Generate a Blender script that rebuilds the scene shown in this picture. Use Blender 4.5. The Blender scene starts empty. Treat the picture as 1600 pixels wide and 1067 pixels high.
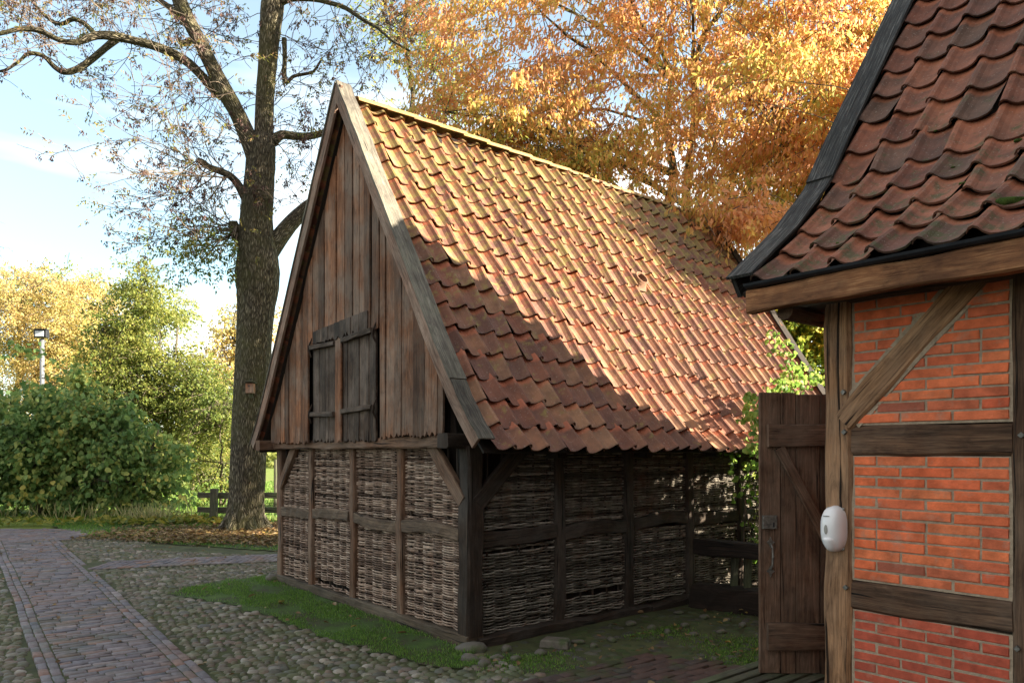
import bpy, math, random
import numpy as np
from mathutils import Vector, Matrix

R = math.radians
scene = bpy.context.scene
F = 1153.0                       # focal length in pixels of a 1600 wide picture
HZ = 703.0                       # horizon row
EYE = 1.62
GZ = -0.08                       # ground level

# ------------------------------------------------------------------ camera
cam = bpy.data.cameras.new('camera')
cam_o = bpy.data.objects.new('camera', cam)
scene.collection.objects.link(cam_o)
cam_o.location = (0, 0, EYE)
cam_o.rotation_euler = (R(90), 0, 0)
cam.sensor_width = 36
cam.lens = 36 * F / 1600
cam.shift_y = (HZ - 533.5) / 1600
cam.clip_end = 2000
scene.camera = cam_o

# ------------------------------------------------------------------ light
SUN_EL, SUN_AZ = R(22.4), R(98)           # azimuth from +Y towards +X
sd = Vector((math.sin(SUN_AZ) * math.cos(SUN_EL), math.cos(SUN_AZ) * math.cos(SUN_EL), math.sin(SUN_EL)))
sun = bpy.data.lights.new('sun', 'SUN')
sun.energy = 5.0
sun.angle = R(0.5)
sun.color = (1.0, 0.88, 0.68)
sun_o = bpy.data.objects.new('sun', sun)
scene.collection.objects.link(sun_o)
sun_o.rotation_euler = sd.to_track_quat('Z', 'Y').to_euler()
sun_o.location = (20, -4, 12)

world = bpy.data.worlds.new('World')
scene.world = world
world.use_nodes = True
wn, wl = world.node_tree.nodes, world.node_tree.links
wn.clear()
wout = wn.new('ShaderNodeOutputWorld')
bg = wn.new('ShaderNodeBackground')
bg.inputs['Strength'].default_value = 0.052
sky = wn.new('ShaderNodeTexSky')
sky.sky_type = 'NISHITA'
sky.sun_disc = False
sky.sun_elevation = SUN_EL
sky.sun_rotation = SUN_AZ
sky.air_density = 1.0
sky.dust_density = 0.25
sky.ozone_density = 1.0
tc = wn.new('ShaderNodeTexCoord')
mp = wn.new('ShaderNodeMapping')
mp.inputs['Rotation'].default_value = (0.0, R(24), 0)
mp.inputs['Scale'].default_value = (1.0, 1.2, 5.0)
nz = wn.new('ShaderNodeTexNoise')
nz.inputs['Scale'].default_value = 1.15
nz.inputs['Detail'].default_value = 5
nz.inputs['Roughness'].default_value = 0.5
cr = wn.new('ShaderNodeValToRGB')
cr.color_ramp.elements[0].position = 0.47
cr.color_ramp.elements[0].color = (0, 0, 0, 1)
cr.color_ramp.elements[1].position = 0.68
cr.color_ramp.elements[1].color = (1, 1, 1, 1)
mx = wn.new('ShaderNodeMix')
mx.data_type = 'RGBA'
mx.inputs['B'].default_value = (7.9, 7.6, 7.1, 1)
ml = wn.new('ShaderNodeMath'); ml.operation = 'MULTIPLY_ADD'
ml.inputs[1].default_value = 0.74; ml.inputs[2].default_value = 0.14
tint = wn.new('ShaderNodeMix'); tint.data_type = 'RGBA'; tint.blend_type = 'MULTIPLY'
tint.inputs['Factor'].default_value = 1.0
tint.inputs['B'].default_value = (.95, 1.16, 1.08, 1)
wl.new(tc.outputs['Generated'], mp.inputs['Vector'])
wl.new(mp.outputs['Vector'], nz.inputs['Vector'])
wl.new(nz.outputs['Fac'], cr.inputs['Fac'])
wl.new(cr.outputs['Color'], ml.inputs[0])
# unseen cloud added behind the camera, dimmed to deepen the shaded sides
sxyz = wn.new('ShaderNodeSeparateXYZ'); wl.new(tc.outputs['Generated'], sxyz.inputs[0])
bk = wn.new('ShaderNodeMapRange'); bk.inputs['From Min'].default_value = 0.25; bk.inputs['From Max'].default_value = -0.15
bk.inputs['To Min'].default_value = 0.0; bk.inputs['To Max'].default_value = 0.85
wl.new(sxyz.outputs['Y'], bk.inputs['Value'])
mxx = wn.new('ShaderNodeMath'); mxx.operation = 'MAXIMUM'
cdk = wn.new('ShaderNodeMix'); cdk.data_type = 'RGBA'
cdk.inputs['A'].default_value = (7.9, 7.6, 7.1, 1); cdk.inputs['B'].default_value = (3.6, 3.45, 3.2, 1)
wl.new(bk.outputs[0], cdk.inputs['Factor']); wl.new(cdk.outputs['Result'], mx.inputs['B'])
wl.new(ml.outputs[0], mxx.inputs[0]); wl.new(bk.outputs[0], mxx.inputs[1])
wl.new(mxx.outputs[0], mx.inputs['Factor'])
wl.new(sky.outputs['Color'], tint.inputs['A'])
wl.new(tint.outputs['Result'], mx.inputs['A'])
wl.new(mx.outputs['Result'], bg.inputs['Color'])
wl.new(bg.outputs[0], wout.inputs['Surface'])
scene.view_settings.view_transform = 'Standard'
scene.view_settings.look = 'None'
scene.view_settings.exposure = 2.60
scene.view_settings.gamma = 1
scene.render.engine = 'CYCLES'
scene.cycles.max_bounces = 6
scene.cycles.transparent_max_bounces = 4

# ------------------------------------------------------------------ helpers
TH = math.atan2(.636, .772)
O = Vector((-.38, 6.40, 0))
FR = Matrix.Translation(O) @ Matrix.Rotation(TH, 4, 'Z')      # local x = s (along the barn), y = t (along its gable)
C = scene.collection

def P(x, y, Y):
    return Vector(((x - 800) / F * Y, Y, EYE + (HZ - y) / F * Y))
def G(x, y, z=GZ):
    Y = (EYE - z) * F / (y - HZ)
    return Vector(((x - 800) / F * Y, Y, z))
def W(s, t, z=0.):
    return FR @ Vector((s, t, z))

def tag(o, label=None, cat=None, group=None, kind=None):
    if label: o['label'] = label
    if cat: o['category'] = cat
    if group: o['group'] = group
    if kind: o['kind'] = kind
    return o

def thing(name, label, cat, off=(0, 0, 0), frame=False, group=None):
    o = bpy.data.objects.new(name, None)
    C.objects.link(o)
    off = Vector(off)
    o.matrix_world = (FR @ Matrix.Translation(off)) if frame else Matrix.Translation(off)
    o.empty_display_size = 0.2
    OFF[o.name] = off
    return tag(o, label, cat, group)
OFF = {}

class MB:
    def __init__(self, seed=0):
        self.v = []; self.f = []; self.uv = []; self.rng = random.Random(seed)
    def face(self, idx, uvs=None):
        self.f.append(tuple(idx)); self.uv.append(uvs)
    def box(self, a, b, jit=0.0):
        r = self.rng
        x0, y0, z0 = a; x1, y1, z1 = b
        i = len(self.v)
        for z in (z0, z1):
            for (x, y) in ((x0, y0), (x1, y0), (x1, y1), (x0, y1)):
                self.v.append(Vector((x + r.uniform(-jit, jit), y + r.uniform(-jit, jit), z + r.uniform(-jit, jit))))
        for q in ((3, 2, 1, 0), (4, 5, 6, 7), (0, 1, 5, 4), (1, 2, 6, 5), (2, 3, 7, 6), (3, 0, 4, 7)):
            self.face([i + k for k in q])
    def sweep(self, pts, sec, up=(0, 0, 1), scl=None, jit=0.0, caps=True, vo=None, twist=0.0):
        r = self.rng
        pts = [Vector(p) for p in pts]
        n = len(pts); m = len(sec)
        uo = r.uniform(0, 9); vo = r.uniform(0, 50) if vo is None else vo
        per = [0.0]
        for k in range(m):
            a, b = sec[k], sec[(k + 1) % m]
            per.append(per[-1] + math.hypot(a[0] - b[0], a[1] - b[1]))
        base = len(self.v); L = 0; ls = []
        up = Vector(up)
        for i, p in enumerate(pts):
            t = (pts[min(i + 1, n - 1)] - pts[max(i - 1, 0)]).normalized()
            sdv = t.cross(up)
            if sdv.length < 1e-3: sdv = t.cross(Vector((1, 0, 0.01)))
            sdv.normalize(); nr = sdv.cross(t).normalized()
            if i: L += (p - pts[i - 1]).length
            ls.append(L)
            k = scl[i] if scl else 1.0
            for (a, b) in sec:
                self.v.append(p + sdv * (a * k + r.uniform(-jit, jit)) + nr * (b * k + r.uniform(-jit, jit)))
        for i in range(n - 1):
            for k in range(m):
                k2 = (k + 1) % m
                self.face((base + i * m + k, base + i * m + k2, base + (i + 1) * m + k2, base + (i + 1) * m + k),
                          ((uo + per[k], vo + ls[i]), (uo + per[k + 1], vo + ls[i]), (uo + per[k + 1], vo + ls[i + 1]), (uo + per[k], vo + ls[i + 1])))
        if caps:
            self.face([base + k for k in range(m)][::-1], [(uo + sec[k][0] * .3, vo + sec[k][1] * .3) for k in range(m)][::-1])
            self.face([base + (n - 1) * m + k for k in range(m)], [(uo + sec[k][0] * .3, vo + sec[k][1] * .3) for k in range(m)])
    def timber(self, a, b, w, h, up=(0, 0, 1), seg=None, jit=0.004, bow=(0, 0, 0), wob=0.0, ch=0.12):
        a, b = Vector(a), Vector(b); bow = Vector(bow)
        L = (b - a).length
        seg = seg or max(3, int(L / .16))
        c = ch * min(w, h)
        W2, H2 = w / 2, h / 2
        sec = [(-W2 + c, -H2), (W2 - c, -H2), (W2, -H2 + c), (W2, H2 - c), (W2 - c, H2), (-W2 + c, H2), (-W2, H2 - c), (-W2, -H2 + c)]
        r = self.rng
        ph = [r.uniform(0, 6.3) for _ in range(3)]
        pts = []
        for i in range(seg + 1):
            u = i / seg
            p = a.lerp(b, u) + bow * math.sin(math.pi * u)
            if wob:
                p += Vector((math.sin(u * L * 3.1 + ph[0]), math.sin(u * L * 2.7 + ph[1]), math.sin(u * L * 3.7 + ph[2]))) * wob
            pts.append(p)
        scl = [1 + .06 * math.sin(u * 5 + ph[1]) if wob else 1 for u in range(seg + 1)]
        self.sweep(pts, sec, up=up, jit=jit, scl=scl)
    def tube(self, pts, radii, n=6, jit=0.0, caps=True, up=(0.13, 0.2, 1)):
        sec = [(math.cos(2 * math.pi * k / n), math.sin(2 * math.pi * k / n)) for k in range(n)]
        pts = list(pts)
        if not hasattr(radii, '__len__'): radii = [radii] * len(pts)
        # uv perimeter uses radius 1: scale by mean radius
        s0 = len(self.uv)
        self.sweep(pts, sec, up=up, scl=radii, jit=jit, caps=caps)
        mr = sum(radii) / len(radii)
        for k in range(s0, len(self.uv)):
            if self.uv[k]: self.uv[k] = [(q[0] * mr, q[1]) for q in self.uv[k]]
    def build(self, name, mat, parent=None, off=None, frame=False, smooth=False, bevel=0, label=None, cat=None, group=None, kind=None):
        off = OFF[parent.name] if parent is not None and parent.name in OFF else Vector(off or (0, 0, 0))
        me = bpy.data.meshes.new(name)
        me.from_pydata([tuple(Vector(p) - off) for p in self.v], [], self.f)
        uvl = me.uv_layers.new(name='UVMap')
        dat = []
        for f, u in zip(self.f, self.uv):
            if u is None:
                pts = [Vector(self.v[k]) for k in f]
                nn = (pts[1] - pts[0]).cross(pts[2] - pts[0])
                ax = max(range(3), key=lambda q: abs(nn[q]))
                for p in pts:
                    dat += ([p.y, p.z] if ax == 0 else [p.x, p.z] if ax == 1 else [p.x, p.y])
            else:
                for q in u: dat += [q[0], q[1]]
        uvl.data.foreach_set('uv', dat)
        if smooth: me.polygons.foreach_set('use_smooth', [True] * len(me.polygons))
        me.materials.append(mat)
        me.update()
        o = bpy.data.objects.new(name, me)
        C.objects.link(o)
        OFF[o.name] = off
        if parent is not None:
            o.parent = parent
        else:
            o.matrix_world = (FR @ Matrix.Translation(off)) if frame else Matrix.Translation(off)
        if bevel:
            md = o.modifiers.new('bevel', 'BEVEL'); md.width = bevel; md.segments = 1; md.limit_method = 'ANGLE'
        return tag(o, label, cat, group, kind)

def np_mesh(name, V, Fq, mat, parent=None, off=(0, 0, 0), smooth=False, label=None, cat=None, group=None, kind=None):
    off = OFF[parent.name] if parent is not None and parent.name in OFF else Vector(off)
    V = np.asarray(V, dtype=np.float32) - np.array(off, dtype=np.float32)
    Fq = np.asarray(Fq, dtype=np.int32)
    me = bpy.data.meshes.new(name)
    me.vertices.add(len(V)); me.vertices.foreach_set('co', V.ravel())
    k = Fq.shape[1]
    me.loops.add(Fq.size); me.loops.foreach_set('vertex_index', Fq.ravel())
    me.polygons.add(len(Fq))
    me.polygons.foreach_set('loop_start', np.arange(0, Fq.size, k, dtype=np.int32))
    me.polygons.foreach_set('loop_total', np.full(len(Fq), k, dtype=np.int32))
    if smooth: me.polygons.foreach_set('use_smooth', np.ones(len(Fq), dtype=bool))
    me.materials.append(mat)
    me.update(calc_edges=True)
    o = bpy.data.objects.new(name, me)
    C.objects.link(o)
    OFF[o.name] = off
    if parent is not None: o.parent = parent
    else: o.location = off
    return tag(o, label, cat, group, kind)

def nrm(a):
    return a / np.maximum(np.linalg.norm(a, axis=1, keepdims=True), 1e-6)

def leaf_arrays(Pt, D, N, L, Wd, kind='diamond', fold=.25):
    """Pt base points, D axis, N rough normal, L length, Wd width."""
    D = nrm(D); S = nrm(np.cross(D, N)); N2 = nrm(np.cross(S, D))
    L = L[:, None]; Wd = Wd[:, None]
    if kind == 'diamond':
        V = np.stack([Pt, Pt + D * L * .45 + S * Wd * .5 + N2 * Wd * fold, Pt + D * L - N2 * Wd * .15, Pt + D * L * .45 - S * Wd * .5 + N2 * Wd * fold], 1)
        n = len(Pt)
        Fq = np.arange(n * 4).reshape(n, 4)
    else:
        V = np.stack([Pt, Pt + D * L * .22 + S * Wd * .42 + N2 * Wd * fold, Pt + D * L * .6 + S * Wd * .48 + N2 * Wd * fold * .9,
                      Pt + D * L, Pt + D * L * .6 - S * Wd * .48 + N2 * Wd * fold * .9, Pt + D * L * .22 - S * Wd * .42 + N2 * Wd * fold], 1)
        n = len(Pt)
        b = (np.arange(n) * 6)[:, None]
        Fq = np.concatenate([b + np.array([[0, 1, 2, 3]]), b + np.array([[0, 3, 4, 5]])], 0)
    return V.reshape(-1, 3), Fq

# ------------------------------------------------------------------ materials
def mat_new(name):
    m = bpy.data.materials.new(name); m.use_nodes = True
    nt = m.node_tree
    for n in list(nt.nodes): nt.nodes.remove(n)
    out = nt.nodes.new('ShaderNodeOutputMaterial')
    b = nt.nodes.new('ShaderNodeBsdfPrincipled')
    nt.links.new(b.outputs[0], out.inputs['Surface'])
    b.inputs['Specular IOR Level'].default_value = 0.3
    return m, nt, b, out
def node(nt, typ, **kw):
    n = nt.nodes.new(typ)
    for k, v in kw.items():
        if k in n.inputs: n.inputs[k].default_value = v
        else: setattr(n, k, v)
    return n
def ramp(nt, src, stops):
    r = nt.nodes.new('ShaderNodeValToRGB')
    e = r.color_ramp.elements
    while len(e) < len(stops): e.new(0.5)
    for k, (p, c) in enumerate(stops):
        e[k].position = p; e[k].color = (*c, 1) if len(c) == 3 else c
    nt.links.new(src, r.inputs['Fac'])
    return r.outputs['Color']
def noise(nt, vec, scale, detail=4, rough=.55, dist=0.0, mscale=None):
    if mscale is not None:
        mpn = nt.nodes.new('ShaderNodeMapping'); mpn.inputs['Scale'].default_value = mscale
        nt.links.new(vec, mpn.inputs['Vector']); vec = mpn.outputs['Vector']
    n = node(nt, 'ShaderNodeTexNoise', Scale=scale, Detail=detail, Roughness=rough, Distortion=dist)
    nt.links.new(vec, n.inputs['Vector'])
    return n.outputs['Fac']
def mix(nt, f, a, b, blend='MIX'):
    m = nt.nodes.new('ShaderNodeMix'); m.data_type = 'RGBA'; m.blend_type = blend
    for s, k in ((f, 'Factor'), (a, 'A'), (b, 'B')):
        if isinstance(s, (int, float)): m.inputs[k].default_value = s
        elif isinstance(s, tuple): m.inputs[k].default_value = (*s, 1)
        else: nt.links.new(s, m.inputs[k])
    return m.outputs['Result']
def math_(nt, op, a, b=0.5, c=None, clamp=False):
    m = nt.nodes.new('ShaderNodeMath'); m.operation = op; m.use_clamp = clamp
    for i, s in enumerate((a, b) if c is None else (a, b, c)):
        if isinstance(s, (int, float)): m.inputs[i].default_value = s
        else: nt.links.new(s, m.inputs[i])
    return m.outputs[0]
def bump(nt, b, h, strength=.5, dist=.01, prev=None):
    n = node(nt, 'ShaderNodeBump', Strength=strength, Distance=dist)
    nt.links.new(h, n.inputs['Height'])
    if prev is not None: nt.links.new(prev, n.inputs['Normal'])
    nt.links.new(n.outputs[0], b.inputs['Normal'])
    return n.outputs[0]

def wood(name, dark, mid, light, crack=.35, vr=(.72, 1.3), rough=.85, grey=None, greyamt=.5, moss=None, bmp=.6, ucale=70):
    m, nt, b, _ = mat_new(name)
    t = nt.nodes.new('ShaderNodeTexCoord'); g = nt.nodes.new('ShaderNodeNewGeometry')
    uv = t.outputs['UV']; ob = t.outputs['Object']
    g0 = noise(nt, uv, 1, 8, .72, .9, (ucale, 2.6, 1))
    gf = noise(nt, uv, 1, 6, .75, .4, (ucale * 3.2, 9, 1))
    g1 = math_(nt, 'ADD', math_(nt, 'MULTIPLY', g0, .68), math_(nt, 'MULTIPLY', gf, .32))
    g2 = noise(nt, uv, 1, 5, .6, 1.2, (ucale * .22, 1.1, 1))
    big = noise(nt, ob, 1.6, 3, .6)
    c = ramp(nt, g1, [(.36, dark), (.5, mid), (.66, light)])
    c = mix(nt, ramp(nt, g2, [(.35, (0, 0, 0)), (.65, (1, 1, 1))]), mix(nt, .55, c, dark), c)
    if grey:
        gm = math_(nt, 'MULTIPLY', ramp(nt, noise(nt, ob, 2.2, 4, .6), [(.42, (0, 0, 0)), (.62, (1, 1, 1))]), greyamt)
        c = mix(nt, gm, c, mix(nt, ramp(nt, g1, [(.3, (0, 0, 0)), (.7, (1, 1, 1))]), mix(nt, .5, grey, (0, 0, 0)), grey))
    var = node(nt, 'ShaderNodeMapRange'); var.inputs['To Min'].default_value = vr[0]; var.inputs['To Max'].default_value = vr[1]
    nt.links.new(g.outputs['Random Per Island'], var.inputs['Value'])
    vm = nt.nodes.new('ShaderNodeVectorMath'); vm.operation = 'SCALE'
    nt.links.new(c, vm.inputs[0]); nt.links.new(var.outputs[0], vm.inputs['Scale'])
    c = vm.outputs[0]
    ck = ramp(nt, noise(nt, uv, 1, 3, .5, .8, (ucale * .35, .8, 1)), [(.5 - crack * .6, (0, 0, 0)), (.5 - crack * .6 + .05, (1, 1, 1))])
    c = mix(nt, ck, (dark[0] * .25, dark[1] * .25, dark[2] * .25), c)
    c = mix(nt, .5, c, ramp(nt, big, [(.3, (.45, .45, .45)), (.65, (1.25, 1.25, 1.25))]), 'MULTIPLY')
    st = noise(nt, uv, 1, 5, .7, 1.5, (ucale * .16, 3.2, 1))
    c = mix(nt, .6, c, ramp(nt, st, [(.32, (.35, .33, .32)), (.5, (1, 1, 1)), (.7, (1.25, 1.2, 1.15))]), 'MULTIPLY')
    if moss:
        sp = nt.nodes.new('ShaderNodeSeparateXYZ'); nt.links.new(ob, sp.inputs[0])
        mm = ramp(nt, math_(nt, 'SUBTRACT', noise(nt, ob, 5, 4, .6), math_(nt, 'MULTIPLY', sp.outputs['Z'], moss[0])), [(moss[1], (0, 0, 0)), (moss[1] + .15, (1, 1, 1))])
        c = mix(nt, mm, c, (.07, .09, .025))
    nt.links.new(c, b.inputs['Base Color'])
    b.inputs['Roughness'].default_value = rough
    p = bump(nt, b, g1, bmp, .006)
    bump(nt, b, ck, bmp, .012, p)
    return m

M = {}
M['wood_gable'] = wood('weathered_warm_planks', (0.04304, 0.01722, 0.00861), (0.2214, 0.09224, 0.04304), (0.4182, 0.209, 0.1168), .42, grey=(0.2706, 0.2029, 0.16), greyamt=.75, vr=(.42, 1.45))
M['wood_bargeface'] = wood('brown_bargeboard', (.05, .028, .018), (.21, .125, .09), (.36, .25, .2), .3, grey=(.27, .22, .18), greyamt=.5)
M['wood_hatch'] = wood('dark_hatch_planks', (.008, .005, .004), (.05, .028, .018), (.2, .14, .1), .42, grey=(.2, .155, .13), greyamt=.6, vr=(.35, 1.4))
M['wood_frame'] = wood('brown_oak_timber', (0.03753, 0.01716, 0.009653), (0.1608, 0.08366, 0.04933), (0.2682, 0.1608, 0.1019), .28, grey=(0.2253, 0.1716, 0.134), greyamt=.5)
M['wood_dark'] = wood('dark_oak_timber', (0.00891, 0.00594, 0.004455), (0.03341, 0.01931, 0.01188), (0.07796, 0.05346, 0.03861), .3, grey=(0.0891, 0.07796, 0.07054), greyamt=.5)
M['wood_barge'] = wood('grey_bargeboard', (.03, .027, .023), (.10, .088, .074), (.26, .24, .2), .33, grey=(.2, .195, .15), greyamt=.5, ucale=60)
M['wood_black'] = wood('blackened_board', (.005, .005, .005), (.022, .022, .022), (.2, .195, .185), .36, rough=.8, ucale=75)
M['wood_sill'] = wood('mossy_sill', (0.024, 0.016, 0.0096), (0.096, 0.068, 0.044), (0.168, 0.128, 0.092), .28, grey=(0.16, 0.136, 0.104), greyamt=.5, moss=(1.5, .62))
M['wood_house'] = wood('house_oak', (0.07378, 0.03353, 0.01476), (0.3353, 0.1744, 0.08718), (0.5098, 0.2951, 0.1609), .24, grey=(0.322, 0.228, 0.1609), greyamt=.3)
M['wood_rail'] = wood('house_rail_oak', (0.02277, 0.01138, 0.006325), (0.1138, 0.05819, 0.03289), (0.2087, 0.1265, 0.0759), .3, grey=(0.2024, 0.1455, 0.1075), greyamt=.4)
M['wood_eave'] = wood('eave_beam_oak', (0.055, 0.0198, 0.0088), (0.33, 0.143, 0.0605), (0.55, 0.308, 0.154), .26, grey=(0.132, 0.055, 0.0275), greyamt=.7, ucale=45)
M['wood_door'] = wood('door_oak', (0.02401, 0.01201, 0.00667), (0.1134, 0.0587, 0.03468), (0.2201, 0.1334, 0.08804), .32, grey=(0.2268, 0.1668, 0.1267), greyamt=.5)
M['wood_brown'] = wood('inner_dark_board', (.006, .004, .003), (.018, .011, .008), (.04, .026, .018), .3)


M['wood_grey'] = wood('grey_brown_rail', (.03, .02, .014), (.13, .09, .062), (.25, .18, .135), .3)
M['leaf_green_ash'] = None
def withy(name, a, b2, c3):
    m, nt, b, _ = mat_new(name)
    t = nt.nodes.new('ShaderNodeTexCoord'); g = nt.nodes.new('ShaderNodeNewGeometry')
    c = ramp(nt, g.outputs['Random Per Island'], [(.0, a), (.5, b2), (1., c3)])
    n1 = noise(nt, t.outputs['Object'], 14, 4, .6)
    c = mix(nt, .8, c, ramp(nt, n1, [(.3, (.25, .25, .25)), (.7, (1.3, 1.3, 1.3))]), 'MULTIPLY')
    rot = ramp(nt, noise(nt, t.outputs['Object'], 2.3, 4, .6), [(.56, (0, 0, 0)), (.7, (1, 1, 1))])
    c = mix(nt, math_(nt, 'MULTIPLY', rot, .55), c, (.12, .045, .02))
    nt.links.new(c, b.inputs['Base Color']); b.inputs['Roughness'].default_value = .8
    bump(nt, b, noise(nt, t.outputs['Object'], 90, 3), .4, .004)
    return m
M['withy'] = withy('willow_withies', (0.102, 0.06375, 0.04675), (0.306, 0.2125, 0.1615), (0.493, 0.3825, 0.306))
M['withy_shaded'] = withy('shaded_withies', (0.0525, 0.0441, 0.03465), (0.168, 0.147, 0.1207), (0.378, 0.336, 0.2888))  # withy colours darkened to stand for the shade on the side wall

def tilemat(name, cols, lichen, lich_z, dark=(.06, .03, .025), wet=.7, dirt=.5, ex=(.5, .14, .07)):
    m, nt, b, _ = mat_new(name)
    t = nt.nodes.new('ShaderNodeTexCoord'); g = nt.nodes.new('ShaderNodeNewGeometry')
    ob = t.outputs['Object']
    c = ramp(nt, g.outputs['Random Per Island'], [(k / (len(cols) - 1), q) for k, q in enumerate(cols)])
    n1 = noise(nt, ob, 7, 5, .62)
    c = mix(nt, ramp(nt, n1, [(.36, (0, 0, 0)), (.68, (1, 1, 1))]), c, mix(nt, .6, c, dark))
    sp = nt.nodes.new('ShaderNodeSeparateXYZ'); nt.links.new(ob, sp.inputs[0])
    # lichen: denser towards the ridge
    hz = math_(nt, 'MULTIPLY_ADD', sp.outputs['Z'], lich_z[0], lich_z[1])
    lm = math_(nt, 'ADD', noise(nt, ob, 9, 6, .7), hz)
    lm = ramp(nt, lm, [(.58, (0, 0, 0)), (.70, (1, 1, 1))])
    c = mix(nt, math_(nt, 'MULTIPLY', lm, .85), c, mix(nt, noise(nt, ob, 30, 3), lichen, (lichen[0] * .55, lichen[1] * .6, lichen[2] * .9)))
    lo = ramp(nt, sp.outputs['Z'], [(.0, (1, 1, 1)), (1., (0, 0, 0))])
    # UV v runs 0..1 up each tile: the sheltered strip under the overlap stays clean
    su = nt.nodes.new('ShaderNodeSeparateXYZ'); nt.links.new(t.outputs['UV'], su.inputs[0])
    ed = math_(nt, 'ADD', su.outputs['Y'], math_(nt, 'MULTIPLY', noise(nt, ob, 16, 2), .25))
    c = mix(nt, math_(nt, 'MULTIPLY', ramp(nt, ed, [(.80, (0, 0, 0)), (.92, (1, 1, 1))]), dirt), c, ex)
    sm = ramp(nt, noise(nt, ob, 60, 3, .6), [(.62, (0, 0, 0)), (.68, (1, 1, 1))])
    c = mix(nt, math_(nt, 'MULTIPLY', sm, .25), c, (.5, .46, .4))
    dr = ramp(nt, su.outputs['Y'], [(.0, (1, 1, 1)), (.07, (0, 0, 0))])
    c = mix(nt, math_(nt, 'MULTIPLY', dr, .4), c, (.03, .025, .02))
    nt.links.new(c, b.inputs['Base Color']); b.inputs['Roughness'].default_value = wet
    p = bump(nt, b, noise(nt, ob, 90, 4, .6), .35, .004)
    bump(nt, b, n1, .4, .01, p)
    return m
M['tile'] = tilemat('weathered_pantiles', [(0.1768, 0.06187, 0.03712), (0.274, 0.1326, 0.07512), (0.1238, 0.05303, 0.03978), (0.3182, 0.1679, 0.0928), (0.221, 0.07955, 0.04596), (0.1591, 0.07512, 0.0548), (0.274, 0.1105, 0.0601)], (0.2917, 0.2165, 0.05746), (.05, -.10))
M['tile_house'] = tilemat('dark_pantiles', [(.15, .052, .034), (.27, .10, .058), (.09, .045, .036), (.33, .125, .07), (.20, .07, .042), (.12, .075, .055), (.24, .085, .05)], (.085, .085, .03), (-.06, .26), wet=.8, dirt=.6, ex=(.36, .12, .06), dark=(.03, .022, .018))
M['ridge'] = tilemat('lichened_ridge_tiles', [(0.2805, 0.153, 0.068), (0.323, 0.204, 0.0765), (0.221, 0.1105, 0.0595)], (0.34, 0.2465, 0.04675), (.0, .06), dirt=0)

def simple(name, col, rough=.7, bs=0, var=.25, sc=8, metal=0, spec=.3):
    m, nt, b, _ = mat_new(name)
    t = nt.nodes.new('ShaderNodeTexCoord')
    n1 = noise(nt, t.outputs['Object'], sc, 4, .6)
    lo = tuple(q * (1 - var) for q in col); hi = tuple(min(1, q * (1 + var)) for q in col)
    nt.links.new(ramp(nt, n1, [(.3, lo), (.7, hi)]), b.inputs['Base Color'])
    b.inputs['Roughness'].default_value = rough; b.inputs['Metallic'].default_value = metal
    b.inputs['Specular IOR Level'].default_value = spec
    if bs: bump(nt, b, noise(nt, t.outputs['Object'], sc * 4, 4), bs, .01)
    return m

def island(name, cols, rough=.8, nsc=10, nv=.5, bs=.4, bsc=40, moss=None, bdist=.006):
    m, nt, b, _ = mat_new(name)
    t = nt.nodes.new('ShaderNodeTexCoord'); g = nt.nodes.new('ShaderNodeNewGeometry')
    ob = t.outputs['Object']
    c = ramp(nt, g.outputs['Random Per Island'], [(k / max(1, len(cols) - 1), q) for k, q in enumerate(cols)])
    c = mix(nt, nv, c, ramp(nt, noise(nt, ob, nsc, 5, .6), [(.3, (.4, .4, .4)), (.7, (1.4, 1.4, 1.4))]), 'MULTIPLY')
    if moss:
        mm = ramp(nt, noise(nt, ob, moss[1], 5, .65), [(moss[2], (0, 0, 0)), (moss[2] + .12, (1, 1, 1))])
        c = mix(nt, math_(nt, 'MULTIPLY', mm, moss[3]), c, moss[0])
    nt.links.new(c, b.inputs['Base Color']); b.inputs['Roughness'].default_value = rough
    bump(nt, b, noise(nt, ob, bsc, 4, .6), bs, bdist)
    return m
M['brick_orange'] = island('orange_bricks',  [(0.6515, 0.1292, 0.05054), (0.7638, 0.1797, 0.06964), (0.5841, 0.1123, 0.05054), (0.7638, 0.1966, 0.07862), (0.6739, 0.1348, 0.05616), (0.7413, 0.1685, 0.06515), (0.5391, 0.1236, 0.06178), (0.7638, 0.1966, 0.07862), (0.6065, 0.1292, 0.05616), (0.629, 0.1572, 0.07301), (0.6739, 0.1685, 0.07301), (0.6964, 0.1909, 0.07862), (0.6515, 0.1572, 0.06739), (0.1685, 0.06739, 0.05616)], .88, 9, .65, .8, 45, moss=((0.3536, 0.2496, 0.1872), 8, .56, .4))
M['brick_red'] = island('red_bricks', [(.43, .08, .045), (.49, .10, .055), (.38, .075, .045), (.47, .095, .05)], .85, 12, .55, .7, 50, moss=((.34, .24, .18), 8, .58, .3))
M['mortar'] = simple('lime_mortar', (0.336, 0.256, 0.184), .95, .6, .25, 30)
M['path_brick'] = island('blue_clinker', [(.10, .088, .098), (.155, .125, .13), (.085, .08, .10), (.19, .11, .085), (.13, .115, .13), (.2, .165, .165), (.10, .09, .108), (.15, .13, .135), (.15, .10, .085)], .7, 16, .6, .6, 60, moss=((.06, .065, .03), 1.4, .52, .45))
M['yard_brick'] = island('mossy_yard_clinker', [(0.0546, 0.0351, 0.0312), (0.078, 0.0429, 0.0351), (0.0468, 0.039, 0.0351)], .8, 12, .5, .5, 60, moss=((0.0312, 0.0429, 0.0117), 3, .5, .8))
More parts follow.
